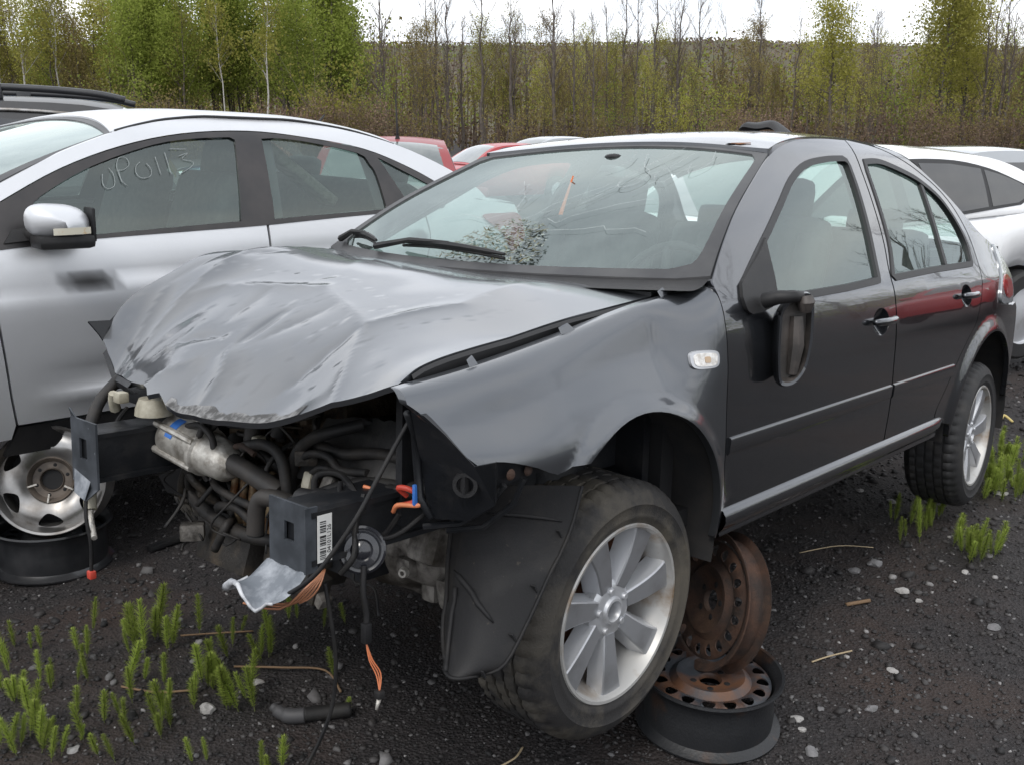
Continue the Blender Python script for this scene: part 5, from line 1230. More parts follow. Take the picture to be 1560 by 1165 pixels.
for mi in (False, True):
    st_ = .045 if not mi else .09
    d = panel('front_door', [(x, belt(x)) for x in np.linspace(.478, 1.555, 10)]+FB[1:]+[(1.0, .312)]+list(reversed(FG))[:-1], fside, SILVER, K, st_, (0, .03, 0), mirror=mi)
    d2 = panel('rear_door', [(x, belt(x)) for x in np.linspace(1.567, 2.42, 8)]+[(2.43, .90), (2.36, .72), (2.26, .58), (2.17, .42), (2.15, .31)]+[(p[0]+.010, p[1]) for p in reversed(FB[1:])], fside, SILVER, K, st_, (0, .03, 0), mirror=mi)
    a_ = [(.0+.37*math.cos(q), .31+.37*math.sin(q)) for q in np.linspace(math.radians(-8), math.radians(172), 20)]
    panel('front_wing', [(-.70, .82), (-.3, .90), (.1, .935), (.44, .955)]+[(p[0]-.009, p[1]) for p in FG[1:]]+[(.47, .26)]+a_+[(-.50, .33), (-.78, .40), (-.80, .65)], fside, SILVER, K, .06, (0, .03, 0), mirror=mi)
    a_ = [(2.65+.37*math.cos(q), .31+.37*math.sin(q)) for q in np.linspace(math.radians(8), math.radians(188), 20)]
    panel('rear_quarter', [(2.43, 1.04), (2.60, 1.10), (2.75, 1.085), (2.9, 1.070), (3.06, 1.05), (3.11, .9), (3.12, .5), (3.05, .30)]+a_+[(2.16, .31), (2.18, .42), (2.27, .58), (2.37, .72), (2.44, .90)], fside, SILVER, K, .06, (0, .03, 0), mirror=mi)
    panel('sill', [(.50, .300), (2.15, .300), (2.2, .19), (.45, .19)], lambda x, z: (x, -FS(x, z)+.012, z), PLAST, K, .06, (0, .03, 0), mirror=mi)
    top = cr([(.40, 1.045), (.521, 1.111), (.762, 1.225), (1.02, 1.309), (1.295, 1.362), (1.602, 1.380), (1.875, 1.361), (2.184, 1.315), (2.414, 1.233), (2.57, 1.154), (2.63, 1.11)], 4)
    low = [(x, belt(x)) for x in np.linspace(2.55, .47, 14)]
    w1 = cr([(.62, 1.09), (.667, 1.133), (.878, 1.235), (1.15, 1.318), (1.34, 1.346), (1.505, 1.355)], 3)+[(1.525, 1.345), (1.440, 1.018), (1.1, 1.003), (.82, .990), (.62, .983)]
    w2 = [(1.655, 1.352)]+cr([(1.72, 1.356), (1.868, 1.345), (2.14, 1.298), (2.185, 1.25), (2.205, 1.20), (2.205, 1.048)], 3)+[(1.9, 1.036), (1.600, 1.022)]
    w3 = [(2.245, 1.279), (2.40, 1.205), (2.535, 1.138), (2.50, 1.115), (2.385, 1.078), (2.335, 1.083)]
    fr = panel('window_surround', top+low, foff(.003), KT, K, .05, (0, .02, 0), [w1, w2, w3], mirror=mi)
    for w_ in (w1, w2, w3): panel('side_window', inset(w_, -.008), foff(-.006), FGL, K, .08, None, mirror=mi)
    # cant rail and screen pillar above the dark surround
    up = cr([(.30, 1.065), (.537, 1.176), (.78, 1.285), (1.005, 1.362), (1.119, 1.391), (1.268, 1.416), (1.483, 1.433), (1.8, 1.433), (2.1, 1.405), (2.4, 1.335), (2.65, 1.235), (2.80, 1.15), (2.86, 1.09)], 4)
    panel('cant_rail', up+[(2.76, 1.082), (2.62, 1.098)]+[(p[0], p[1]+.004) for p in reversed(top)][1:], fside, SILVER, K, .045, (0, .02, 0), mirror=mi)
    def inner(b, sg=(1 if mi else -1)):
        for x0, wd in ((1.50, .16), (2.25, .1)): b.grid(lambda u, v: (x0+.15*u*(1 if x0 < 2 else -.2)+wd*(v-.5), sg*(FS(x0, .5+.85*u)-.05), .5+.85*u), 8, 3)
        b.grid(lambda u, v: (.55+1.9*u, sg*(FS(.55+1.9*u, .4+.58*v)-.07), .4+.58*v), 14, 8)
    part('door_trim', TRIM, K, inner, None)
    tlo = cr([(2.80, 1.00), (2.95, 1.01), (3.06, 1.005), (3.09, .93), (3.07, .82), (2.99, .80), (2.93, .90)], 4, True)
    panel('tail_lamp', tlo, foff(.008), TAIL, K, .04, (0, .03, 0), mirror=mi)
# shell: roof, screens, bonnet, boot
_fy = Spl([1.0, 1.12, 1.27, 1.48, 1.8, 2.1, 2.4, 2.65], [.652, .625, .585, .562, .562, .60, .64, .68]); _fz = Spl([1.0, 1.12, 1.27, 1.48, 1.8, 2.1, 2.4, 2.65], [1.362, 1.392, 1.419, 1.436, 1.436, 1.408, 1.338, 1.237])
_fc = Spl([1.0, 1.12, 1.33, 1.55, 1.97, 2.29, 2.5, 2.68], [1.385, 1.425, 1.455, 1.467, 1.462, 1.432, 1.395, 1.350])
def froof(x, t): return (x, t*(_fy(x)-.008), _fz(x)+.003+(_fc(x)-_fz(x))*(1-abs(t)**2.6))
panel('roof', [(1.10-.10*t*t, t) for t in np.linspace(-1, 1, 20)]+[(2.44, t) for t in np.linspace(1, -1, 20)], froof, SILVER, K, .07, (0, 0, -.02))
part('roof_ditch', SEAL, K, lambda b: [b.tube([(lambda p: (p[0], p[1]+sg*.004, p[2]-.001))(froof(x, sg)) for x in np.linspace(1.02, 2.4, 30)], .006, 5) for sg in (-1,)], None)
def fscreen(t, u):
    ue = Spl([0, .5, 1], [.30, .66, 1.005])(u); ze = Spl([0, .5, 1], [1.065, 1.236, 1.362])(u); yc = FS(ue, ze)-.006
    xc = .02+1.085*u; zc = 1.03+.388*u+.035*math.sin(PI*u); q = t*t
    return (xc+(ue-xc)*q, t*yc, zc+(ze-zc)*q)
panel('windscreen_surround', [(-1, 0), (-1, 1), (1, 1), (1, 0)], fscreen, WSEAL, K, .08, (0, 0, -.012), [[(-.93, .08), (-.95, .96), (.95, .96), (.93, .08)]])
panel('windscreen', [(-.94, .07), (-.96, .97), (.96, .97), (.94, .07)], lambda t, u: (lambda p: (p[0], p[1], p[2]-.005))(fscreen(t, u)), glass('silver_sedan_screen', (.62, .72, .69), .25, (.5, .56, .54), refl=.25), K, .08, None)
def rearw(t, u): return (2.45-.03*t*t+.46*u, t*(.64+.09*u), 1.400-.06*t*t*(1-u)-.30*u+.02*math.sin(PI*u))
panel('rear_screen', [(-.96, .03), (.96, .03), (.96, .97), (-.96, .97)], rearw, FGL, K, .1, None)
def kbody(b):
    b.grid(lambda u, v: (-.72+.85*u, (-1+2*v)*(.66+.16*u), .80+.19*u**.7+.03*(1-(-1+2*v)**2)), 12, 14)
    b.grid(lambda u, v: (2.88+.24*u, (-1+2*v)*(.80-.04*u), 1.092-.02*u-.02*abs(-1+2*v)**3), 8, 14)
    b.grid(lambda u, v: (3.10+.10*math.cos((u-.45)*2.4)-.12*abs(-1+2*v)**3, (-1+2*v)*.80, .30+.77*u), 12, 16)
    b.grid(lambda u, v: (-.74-.14*math.cos((u-.4)*2.2)+.25*abs(-1+2*v)**3, (-1+2*v)*.78, .22+.60*u), 10, 16)
part('shell', SILVER, K, kbody, None)
part('number_plate_recess', PLAST, K, lambda b: b.box((3.195, 0, .80), (.02, .5, .14), None, .008), 40)
def kfloor(b): b.box((1.3, 0, .27), (3.6, 1.5, .06)); b.box((.30, 0, .62), (.05, 1.55, .68)); b.box((2.80, 0, .65), (.05, 1.4, .7)); b.box((1.1, 0, .42), (1.4, .25, .2), None, .04)
part('floorpan', DARK, K, kfloor)
for y in (-.38, .38):
    s = part('seat', FAB, K, lambda b: b.box((1.20, y, .60), (.52, .52, .18), rotY(-.08), .06), None)
    part('backrest', FAB, s, lambda b: b.box((1.50, y, .90), (.15, .50, .62), rotY(.32), .065), None)
    part('headrest', FAB, s, lambda b: b.box((1.63, y, 1.245), (.11, .28, .19), rotY(.2), .05), None)
s = part('rear_bench', FAB, K, lambda b: (b.box((2.1, 0, .60), (.5, 1.3, .18), rotY(-.1), .06), b.box((2.42, 0, .87), (.14, 1.3, .60), rotY(.42), .06)), None)
for y in (-.4, .4): part('headrest', FAB, s, lambda b: b.box((2.55, y, 1.18), (.09, .26, .14), rotY(.25), .04), None)
part('dashboard', TRIM, K, lambda b: (b.box((.55, 0, .93), (.50, 1.48, .16), rotY(.12), .06), b.box((.72, 0, .70), (.20, 1.40, .35), None, .06)), None)
part('fallen_sun_blind', CREAM, K, lambda b: b.box((2.05, -.30, 1.19), (.50, .14, .05), rotY(.62), .015), None)
part('headliner', HEADL, K, lambda b: b.grid(lambda u, v: (lambda p: (p[0], p[1]*.97, p[2]-.03))(froof(1.15+1.25*u, -1+2*v)), 10, 12), None)
part('parcel_shelf', TRIM, K, lambda b: b.box((2.72, 0, 1.02), (.42, 1.35, .03)))
# chalked stock number on the front side window
if True:
    O = lambda x, z: (x, -FS(x, z)-.0015, z)
    G_ = [[(.915, 1.135), (.905, 1.10), (.912, 1.075), (.935, 1.068), (.962, 1.085), (.968, 1.13), (.955, 1.16)],
          [(1.00, 1.085), (.995, 1.16), (1.02, 1.20), (1.055, 1.195), (1.06, 1.165), (1.03, 1.145), (1.0, 1.145)], [(1.0, 1.145), (1.0, 1.10), (1.02, 1.07)],
          [(1.12, 1.17), (1.09, 1.15), (1.085, 1.115), (1.11, 1.095), (1.15, 1.10), (1.165, 1.13), (1.15, 1.16)],
          [(1.205, 1.185), (1.208, 1.10)], [(1.262, 1.20), (1.262, 1.095)],
          [(1.295, 1.215), (1.35, 1.208), (1.385, 1.205)], [(1.33, 1.175), (1.385, 1.185), (1.345, 1.160), (1.40, 1.14), (1.375, 1.115), (1.305, 1.090)]]
    for g in G_: g[:] = [(.905+(p[0]-.905)*.80, 1.205+(p[1]-1.135)*.80+(p[0]-.905)*.09) for p in g]
    for g in G_: part('chalk_stroke', mat('white_chalk', (.30, .33, .33), .9), K, lambda b: b.tube([O(*p) for p in cr(g, 5)], .0011, 4), None)
# door mirror
mirc = Vector((.66, -.985, 1.045))
def cap_(b):
    def f(u, v):
        a = 2*PI*u; s = math.sin(PI*min(.999, v*.5+.001)); d = 1-v
        return (mirc.x+.105*math.cos(a)*(1-d**2.6)*(1-.12*math.sin(a)) if False else mirc.x+(.115 if math.cos(a) > 0 else .105)*math.copysign(abs(math.cos(a))**.7, math.cos(a))*s**.6, mirc.y+.055-.11*d**.8*1.0, mirc.z+(.068 if math.sin(a) > 0 else .058)*math.copysign(abs(math.sin(a))**.75, math.sin(a))*s**.6-.012*(math.cos(a)))
    b.grid(f, 36, 10)
mr_ = part('door_mirror', SILVER, K, cap_, None)
part('mirror_base', PLAST, mr_, lambda b: (b.box((mirc.x+.01, mirc.y+.015, mirc.z-.062), (.20, .11, .05), None, .02), b.tube([(.60, -.86, 1.0), (.63, -.93, 1.0), (.66, -.97, 1.01)], .03, 10), b.prism([(.50, -.885, .975), (.70, -.883, .99), (.66, -.80, 1.11), (.60, -.81, 1.095)], (0, .02, 0)), b.box((mirc.x+.112, mirc.y+.02, mirc.z-.005), (.012, .08, .12), None, .005)), 50)
part('turn_lamp', mat('amber_clear_lens', (.60, .57, .47), .15, coat=1, col2=(.55, .34, .14), nscale=30, nlo=.56, nhi=.66), mr_, lambda b: b.grid(lambda u, v: (mirc.x-.045+.130*u, mirc.y-.045-.011*math.sin(PI*(.2+.6*u))+.03*u*u*0+.0, mirc.z-.034+.024*v+.002*u), 8, 2), None)
for x, sg in ((0, -1), (0, 1), (2.65, -1), (2.65, 1)):
    t_ = part('wheel', BARREL, K, rim_barrel, 40); t_.matrix_local = Matrix.Translation((x, sg*.80, .24)) @ Vector((0, sg, 0)).to_track_quat('Z', 'Y').to_matrix().to_4x4()
    part('tyre', TYREB, t_, lambda b: tyre(b, n=96), 50); part('hub', ALLOY, t_, hub, 40)
    for k in range(7):
        s = link(bpy.data.objects.new('spoke', SPOKE), t_); s.matrix_local = Matrix.Rotation(2*PI*k/7, 4, 'Z')
    part('wheel_housing', FELT, K, lambda b: house(b, x, .31, .39, sg), None)
part('roof_aerial', PLAST, K, lambda b: b.tube([(2.38, 0, 1.42), (2.43, 0, 1.475)], [.009, .004], 6), None)
# ================================================================ other cars of the yard
def gcar(name, label, pnt, x, y, z, yaw, L_=4.4, wd=.88, roofz=1.46, belt0=.92, belt1=1.0, hoodz=.78, deckz=.98, xc=.30, xw=1.05, xr=2.35, xb=2.95, front=-.85, wb=2.6, roofw=.60, wins=None, group='cars parked in the yard', dark=None, pitch=0, surround=None):
    """a plain car: body swept along its length, cabin lofted from belt to roof, window sheets, lamps, wheels. origin at the front axle on the ground"""
    o = empty(name, Matrix.Translation((x, y, z)) @ Matrix.Rotation(yaw, 4, 'Z') @ Matrix.Rotation(pitch, 4, 'Y'), None, label, 'car', group)
    tail = front+L_; gl = dark or DGL
    def zlo(q):
        z_ = .22
        for c in (0, wb):
            if abs(q-c) < .36: z_ = max(z_, .30+math.sqrt(.36**2-(q-c)**2)*.98)
        return z_
    bz = lambda q: belt0+(belt1-belt0)*max(0, min(1, q/xb))
    def top(q):
        if q < xc: return hoodz+(bz(xc)-hoodz)*sstep(front, xc+.2, q)
        if q > xb: return bz(xb)+(deckz-bz(xb))*sstep(xb, tail, q)
        return bz(q)
    xs = sorted(set([front+.0, front+.02, front+.07, front+.16]+list(np.linspace(front+.3, tail-.3, 30))+[tail-.16, tail-.07, tail-.02, tail]+[c+s for c in (0, wb) for s in (-.361, -.34, -.25, -.12, 0, .12, .25, .34, .361)]))
    SEC = [(.86, 0), (.97, .25), (1.0, .52), (.995, .72), (.965, .88), (.90, .985), (.62, 1.02), (0, 1.035)]
    vs = []; n = len(SEC)*2-1
    for q in xs:
        e = min((q-front)/.35, (tail-q)/.30, 1.0); e = max(0, e); r_ = math.sqrt(max(0, 1-(1-e)**2)); s = .62+.38*r_; zs = .30*(1-r_)
        zt = top(q); zl = zlo(q); zl += (zt-zl)*zs*.6; zt -= (zt-zl)*zs*.6
        row = [(q, -wd*a*s, zl+(zt-zl)*f) for a, f in SEC]; row += [(q, -p[1], p[2]) for p in reversed(row[:-1])]; vs += row
    fs = [(i*n+j, (i+1)*n+j, (i+1)*n+j+1, i*n+j+1) for i in range(len(xs)-1) for j in range(n-1)]+[tuple(range(n)), tuple(reversed(range((len(xs)-1)*n, len(xs)*n)))]
    b = MB(); b.add(vs, fs); b.build('body', pnt, o, auto=40)
    part('underside', DARK, o, lambda b: b.box(((front+tail)/2, 0, .36), (L_-.5, wd*1.7, .22)))
    # cabin side in (x, z): lean inward from belt to roof
    def cs(q, zz):
        f = max(0, min(1.05, (zz-bz(q))/(roofz-.05-bz(q)))); return wd*.93+(roofw-wd*.93)*(f*.75+.25*f*f)
    def cside(q, zz, off=0): return (q, -cs(q, zz)-off, zz)
    rt = roofz-.055
    upper = cr([(xc, bz(xc)-.02), (xc+(xw-xc)*.5, bz(xc)+(rt-bz(xc))*.56), (xw, rt-.03), ((xw+xr)/2, rt+.015), (xr, rt-.03), (xr+(xb-xr)*.55, bz(xb)+(rt-bz(xb))*.52), (xb, bz(xb)-.02)], 5)
    for mi in (False, True):
        panel('cabin_side', upper, lambda q, zz: cside(q, zz), pnt, o, .08, (0, .02, 0), mirror=mi)
        if surround: panel('window_surround', surround, lambda q, zz: cside(q, zz, .003), SEAL, o, .10, (0, .012, 0), mirror=mi)
        for wpoly in (wins or []): panel('side_window', wpoly, lambda q, zz: cside(q, zz, .005), gl, o, .10, (0, .012, 0), mirror=mi)
    P = upper
    def over(i0, i1, inset_, nm, m, off):
        def f(u, v):
            k = (i0+(i1-i0)*u); i = min(len(P)-2, int(k)); t = k-i; q = P[i][0]+(P[i+1][0]-P[i][0])*t; zz = P[i][1]+(P[i+1][1]-P[i][1])*t
            yy = (cs(q, zz))*(1-inset_); s = -1+2*v; return (q, yy*s, zz+off+.045*(1-abs(s)**2.4))
        return part(nm, m, o, lambda b: b.grid(f, 24, 14), None)
    a, c = 10, len(P)-11
    over(0, a, 0, 'windscreen_frame', pnt, 0); over(a, c, 0, 'roof', pnt, 0); over(c, len(P)-1, 0, 'tailgate_frame', pnt, 0)
    over(1.0, a-.3, .07, 'windscreen', WSG, .006); over(c+.8, len(P)-2.2, .12, 'rear_window', gl, .006)
    for cx in (0, wb):
        for sg in (-1, 1):
            w_ = part('wheel', TYREB, o, lambda b: b.lathe([(.20, -.2), (.29, -.2), (.31, -.18), (.313, -.1), (.31, -.02), (.29, 0), (.20, .0)], 32), 40); w_.matrix_local = Matrix.Translation((cx, sg*wd*.98, .31)) @ Vector((0, sg, 0)).to_track_quat('Z', 'Y').to_matrix().to_4x4()
            part('rim', ALLOY, w_, lambda b: (b.lathe([(.205, .0), (.20, -.02), (.19, -.03), (.10, -.015), (.03, -.005), (.0005, -.005)], 24, None, lambda i, j: 0),), 40)
    for sg in (-1, 1):
        part('tail_lamp', TAIL, o, lambda b: b.box((tail-.07, sg*wd*.78, bz(xb)-.12), (.14, wd*.22, .16), None, .03), None)
        part('headlamp', LAMPG, o, lambda b: b.box((front+.14, sg*wd*.66, hoodz-.10), (.2, wd*.28, .12), None, .04), None)
        part('door_mirror', pnt, o, lambda b: (b.box((xc+.42, sg*(wd+.10), bz(xc)+.06), (.10, .18, .12), None, .04), b.box((xc+.44, sg*(wd-.02), bz(xc)+.01), (.05, .12, .03))), None)
    return o
DGL = mat('dark_window', (.020, .022, .025), .06, coat=.5, col2=(.035, .037, .038), nscale=4, spec=.6)
WSG = mat('pale_screen', (.10, .115, .115), .10, coat=1, col2=(.16, .175, .17), nscale=3, spec=.6)
DW = [cr([(.62, 1.00), (.85, 1.16), (1.15, 1.31), (1.45, 1.34)], 3)+[(1.45, .975), (1.0, .965)], [(1.53, 1.342), (1.90, 1.34), (2.25, 1.30), (2.38, 1.22), (2.30, 1.0), (1.53, .98)]]
# white hatchback whose tinted rear corner shows behind the wreck
wh = gcar('white_hatchback', 'white hatchback with tinted rear side windows behind the wrecked car', WHITE, .86, 6.53, .12, math.radians(27), 4.3, .89, 1.47, .95, 1.06, .80, 1.06, .25, 1.0, 2.35, 3.05, -.85, 2.6, .61,
          [cr([(.55, 1.02), (.85, 1.19), (1.15, 1.33), (1.36, 1.355)], 3)+[(1.36, 1.0), (1.0, .99)], [(1.46, 1.36), (1.62, 1.36), (1.72, 1.01), (1.46, 1.0)], [(1.66+.0, 1.358), (1.95, 1.35), (2.22, 1.315), (2.18, 1.07), (1.76, 1.035)], cr([(2.25, 1.308), (2.42, 1.265), (2.60, 1.19), (2.57, 1.13), (2.48, 1.09)], 3)+[(2.22, 1.072)]],
          surround=cr([(.46, 1.0), (.80, 1.20), (1.15, 1.355), (1.6, 1.384), (2.0, 1.372), (2.3, 1.318), (2.52, 1.240), (2.63, 1.185), (2.60, 1.12), (2.50, 1.075)], 3)+[(2.2, 1.052), (1.75, 1.015), (1.0, .975), (.55, .97)])
gcar('silver_car', 'silver car whose roof shows over the white hatchback', GREYP, 3.4, 10.6, .02, math.radians(27), 4.5, .90, 1.50, wins=DW)
rs = gcar('faded_red_hatchback', 'faded red hatchback with tall roof aerial parked behind the silver saloon', FADED, -1.22, 9.6, .06, math.radians(94), 3.9, .84, 1.56, .95, 1.02, .85, 1.02, .15, .85, 2.35, 2.75, -.75, 2.45, .60,
          [cr([(.45, 1.03), (.75, 1.25), (1.0, 1.42), (1.3, 1.44)], 3)+[(1.3, 1.0), (.9, .99)], [(1.38, 1.44), (1.8, 1.44), (2.25, 1.40), (2.42, 1.25), (2.4, 1.05), (1.38, 1.0)]])
part('roof_aerial', RUBB, rs, lambda b: (b.tube([(1.0, -.12, 1.53), (1.0, -.12, 1.60), (1.05, -.11, 1.98)], [.016, .012, .005], 6), b.lathe([(.03, 0), (.016, .05)], 10, Matrix.Translation((1.0, -.12, 1.53)))), None)
gcar('red_hatchback', 'bright red hatchback far back in the yard', RED, -1.55, 24.2, -.02, math.radians(30), 4.0, .86, 1.42, wins=DW)
gcar('grey_hatchback', 'small grey car roof just showing beside the wrecked car', GREYP, -.3, 25.5, .05, math.radians(30), 4.2, .87, 1.50, wins=DW)
gcar('blue_car', 'blue car seen through the windows of the silver saloon', BLUEP, -3.9, 9.4, .0, math.radians(40), 4.2, .87, 1.35, wins=DW)
# black estate with roof rails behind the silver saloon
bk = gcar('black_suv', 'black sport utility car with raised roof rails behind the silver saloon', BLACKP, -5.45, 6.35, .16, math.radians(17), 4.7, .92, 1.74, 1.08, 1.16, .95, 1.10, .15, .90, 2.85, 3.25, -.9, 2.75, .68,
          [cr([(.5, 1.18), (.8, 1.38), (1.05, 1.55), (1.4, 1.60)], 3)+[(1.4, 1.15), (.9, 1.13)], [(1.48, 1.60), (2.1, 1.60), (2.1, 1.17), (1.48, 1.15)], [(2.18, 1.60), (2.75, 1.56), (2.95, 1.40), (2.92, 1.2), (2.18, 1.17)]])
for sg in (-1, 1):
    part('roof_rail', BLACKP, bk, lambda b: b.tube(cr([(.95, sg*.60, 1.73), (1.05, sg*.60, 1.77), (1.6, sg*.60, 1.79), (2.3, sg*.60, 1.78), (2.75, sg*.60, 1.75), (2.95, sg*.60, 1.71)], 4), .022, 8), None)
    for x_ in (1.35, 2.2): part('rail_foot', BLACKP, bk, lambda b: b.box((x_, sg*.60, 1.755), (.10, .05, .10), None, .015), None)
    part('chrome_strip', CHROME, bk, lambda b: b.tube(cr([(.75, sg*.785, 1.45), (1.05, sg*.715, 1.607), (1.5, sg*.700, 1.645), (2.3, sg*.700, 1.645), (2.80, sg*.71, 1.605)], 4), .014, 6), None)
# red estate in the next row, outside the picture: the wreck's flank mirrors it
gcar('red_estate', 'red estate car in the next row mirrored in the wreck\'s rear door', RED, 8.39, 7.95, .15, math.radians(48), 4.6, .9, 1.62, .98, 1.05, .85, 1.02, wins=[[(p[0], p[1]+.1) for p in w_] for w_ in DW])
sp_ = tag(part('plastic_scrap', PLAST, None, lambda b: b.grid(lambda u, v: (2.02+.16*v+.04*u, .085-.22*u, 1.447+.078*min(1, u*9)**.5*(1-sstep(.60, 1.0, u))*math.sin(PI*(.04+.92*v))**.25+.004*math.sin(u*11+v*5)), 22, 12), None), 'black scrap of bent plastic lying on the roof of the wrecked car', 'scrap')
sp_.matrix_world = MJ
# ================================================================ loose wheels
def steel_wheel(name, label, loc, axd, spin, m, mdisc, nh=16, R_=.203, wd=.185, dd=.055, hr=.118):
    o = empty(name, Matrix.Translation(loc) @ Vector(axd).normalized().to_track_quat('Z', 'Y').to_matrix().to_4x4() @ Matrix.Rotation(spin, 4, 'Z'), None, label, 'wheel rim', 'loose steel wheel rims')
    part('rim', m, o, lambda b: b.lathe([(p_, z_*wd/.185) for p_, z_ in [(R_-.004, .002), (R_+.004, .004), (R_+.006, -.004), (R_-.006, -.012), (R_-.014, -.018), (R_-.018, -.040), (R_-.020, -.055), (R_-.018, -.095), (R_-.016, -.12), (R_-.018, -.185+.022), (R_-.008, -.185+.012), (R_+.006, -.185+.004), (R_+.004, -.185-.003), (R_-.008, -.185), (R_-.022, -.185+.03), (R_-.024, -.098), (R_-.024, -.052), (R_-.022, -.036), (R_-.018, -.016), (R_-.010, -.008), (R_-.004, .002)]], 64), 45)
    r1, r2 = R_-.030, .118
    # disc with a ring of holes: a flat ring in polar parameters
    hol = [[(PI*2*(k+.5)/nh+hr*math.cos(a), .147+.018*math.sin(a)) for a in np.linspace(0, 2*PI, 12, endpoint=False)] for k in range(nh)]
    def dsurf(a, r): return (r*math.cos(a), r*math.sin(a), -dd+.012*math.sin((r-.118)/(r1-.118)*PI))
    panel('disc_ring', [(0, r2), (2*PI, r2), (2*PI, r1), (0, r1)], dsurf, mdisc, o, .034, (0, 0, -.004), hol)
    part('disc_centre', mdisc, o, lambda b: b.lathe([(.118, -dd), (.112, -dd+.004), (.098, -dd+.016), (.085, -dd+.012), (.060, -dd-.004), (.034, -dd-.004), (.031, -dd-.008), (.031, -dd-.02)], 48), 40)
    for k in range(5): a = 2*PI*k/5; part('bolt_hole', DARK, o, lambda b: b.lathe([(.0004, .0008), (.0085, .0008), (.0095, 0)], 10, Matrix.Translation((.050*math.cos(a), .050*math.sin(a), -dd-.0035))), None)
    return o
# flat one on the ground under the sill, rusty one leaning on top of it
steel_wheel('steel_wheel_rim', 'black steel wheel rim with rusty disc lying flat under the wreck\'s front', (.575, 2.63, .175), (.02, -.04, 1), .3, RUSTD, mat('rusty_grey_disc', (.035, .040, .048), .55, col2=(.11, .052, .028), nscale=6, nlo=.45, nhi=.60, bump=.15, bscale=90), 16, wd=.168, dd=.030, hr=.128)
steel_wheel('steel_wheel_rim', 'brown rusted steel wheel rim leaning between the flat rim and the sill', (.574, 2.745, .338), (-.90, -.33, .27), .2, RUST, RUST, 18, .203, .075, dd=.012, hr=.095)
# chromed alloy and the black steel rim below it, under the silver saloon
steel_wheel('steel_wheel_rim', 'clean black steel wheel rim lying flat beneath the dull chrome wheel', (-1.84, 3.78, .175), (.03, .02, 1), .1, mat('satin_black_steel', (.012, .013, .015), .32, col2=(.03, .03, .032), nscale=8, coat=.3), RUSTD, 16, .222, .175)
cw = empty('chrome_wheel', Matrix.Translation((-1.745, 3.60, .405)) @ Vector((.22, -.93, .27)).normalized().to_track_quat('Z', 'Y').to_matrix().to_4x4(), None, 'dull chromed wheel with teardrop openings propped under the silver saloon', 'wheel rim')
part('rim', CHROME, cw, lambda b: b.lathe([(.196, .0), (.204, .006), (.208, -.002), (.198, -.012), (.19, -.03), (.176, -.055), (.176, -.12), (.2, -.15), (.21, -.17), (.2, -.175), (.165, -.12), (.165, -.055), (.18, -.03), (.19, -.01), (.196, 0)], 72), 45)
def cdisc(a, r):
    f = (r-.085)/(.188-.085); return (r*math.cos(a), r*math.sin(a), -.045+.028*math.sin(f*PI*.8)-.012*f+.003*math.sin(6*a+f*3)*math.sin(f*PI))
thol = []
for k in range(6):
    c0 = PI*2*(k+.5)/6; thol.append(cr([(c0-.30, .172), (c0-.05, .176), (c0+.22, .168), (c0+.20, .150), (c0+.05, .132), (c0-.12, .126), (c0-.24, .140)], 3, True))
panel('disc_ring', [(0, .085), (2*PI, .085), (2*PI, .190), (0, .190)], cdisc, CHROME, cw, .03, (0, 0, -.012), thol)
cen = part('disc_centre', mat('dusty_wheel_centre', (.14, .115, .095), .6, .3, col2=(.06, .05, .042), nscale=12), cw, lambda b: b.lathe([(.088, -.044), (.084, -.036), (.074, -.050), (.070, -.062), (.046, -.062), (.042, -.055), (.038, -.066), (.038, -.09)], 48), 40)
part('wheel_back', DARK, cw, lambda b: b.lathe([(.0005, -.115), (.166, -.115)], 40), None)
part('centre_bore', DARK, cw, lambda b: b.lathe([(.0005, -.072), (.0375, -.072)], 24), None)
for k in range(6):
    a = 2*PI*k/6+.3; part('bolt_hole', DARK, cen, lambda b: b.lathe([(.0004, .001), (.006, .001), (.007, 0)], 10, Matrix.Translation((.058*math.cos(a), .058*math.sin(a), -.0615))), None)
for a in (-.5, -1.75, -2.9): part('clip', ALUB, cen, lambda b: b.box((.070*math.cos(a), .070*math.sin(a), -.040), (.034, .006, .006), Matrix.Rotation(a, 3, 'Z')), None)
# ================================================================ things on the ground
def G(x, y, dz=0.0): return (x, y, gh(x, y)+dz)
h_ = empty('hose_elbow', None, G(-.70, 2.665), 'short length of black rubber hose with grey elbow end lying on the gravel', 'hose')
part('hose', RUBB, h_, lambda b: b.tube(cr([(.085, -.012, .022), (.15, .005, .020), (.22, .02, .021)], 6), .022, 12), None)
part('elbow', mat('grey_rubber', (.045, .044, .046), .6), h_, lambda b: b.tube(cr([(-.012, .020, .030), (.015, .0, .022), (.045, -.014, .020), (.09, -.012, .021)], 6), [.014]*4+[.020]*6+[.023]*9, 12), None)
tag(part('trim_strip', PLAST, None, lambda b: b.box((-1.42, 3.95, .018), (.24, .035, .022), Matrix.Rotation(.95, 3, 'Z'), .005), 40), 'straight black plastic strip lying behind the front of the wreck', 'trim strip')
TW = mat('dry_stalk', (.16, .10, .055), .8); STRAW = mat('pale_straw', (.34, .27, .17), .8)
def stalk(label, pts, r, m, nm='dry_stalk'): tag(part(nm, m, None, lambda b: b.tube(cr([G(p[0], p[1], p[2]) for p in pts], 5), r, 5), None), label, 'stalk', 'dry stalks on the gravel')
from_px = None
stalk('long brown dry stalk curving above the hose piece', [(-.90, 2.95, .01), (-.74, 2.93, .02), (-.60, 2.92, .015), (-.53, 2.80, .012)], .004, TW)
stalk('reddish dry stalk lying among the horsetail clumps', [(-1.22, 2.83, .008), (-1.10, 2.80, .012), (-.98, 2.82, .008)], .004, TW)
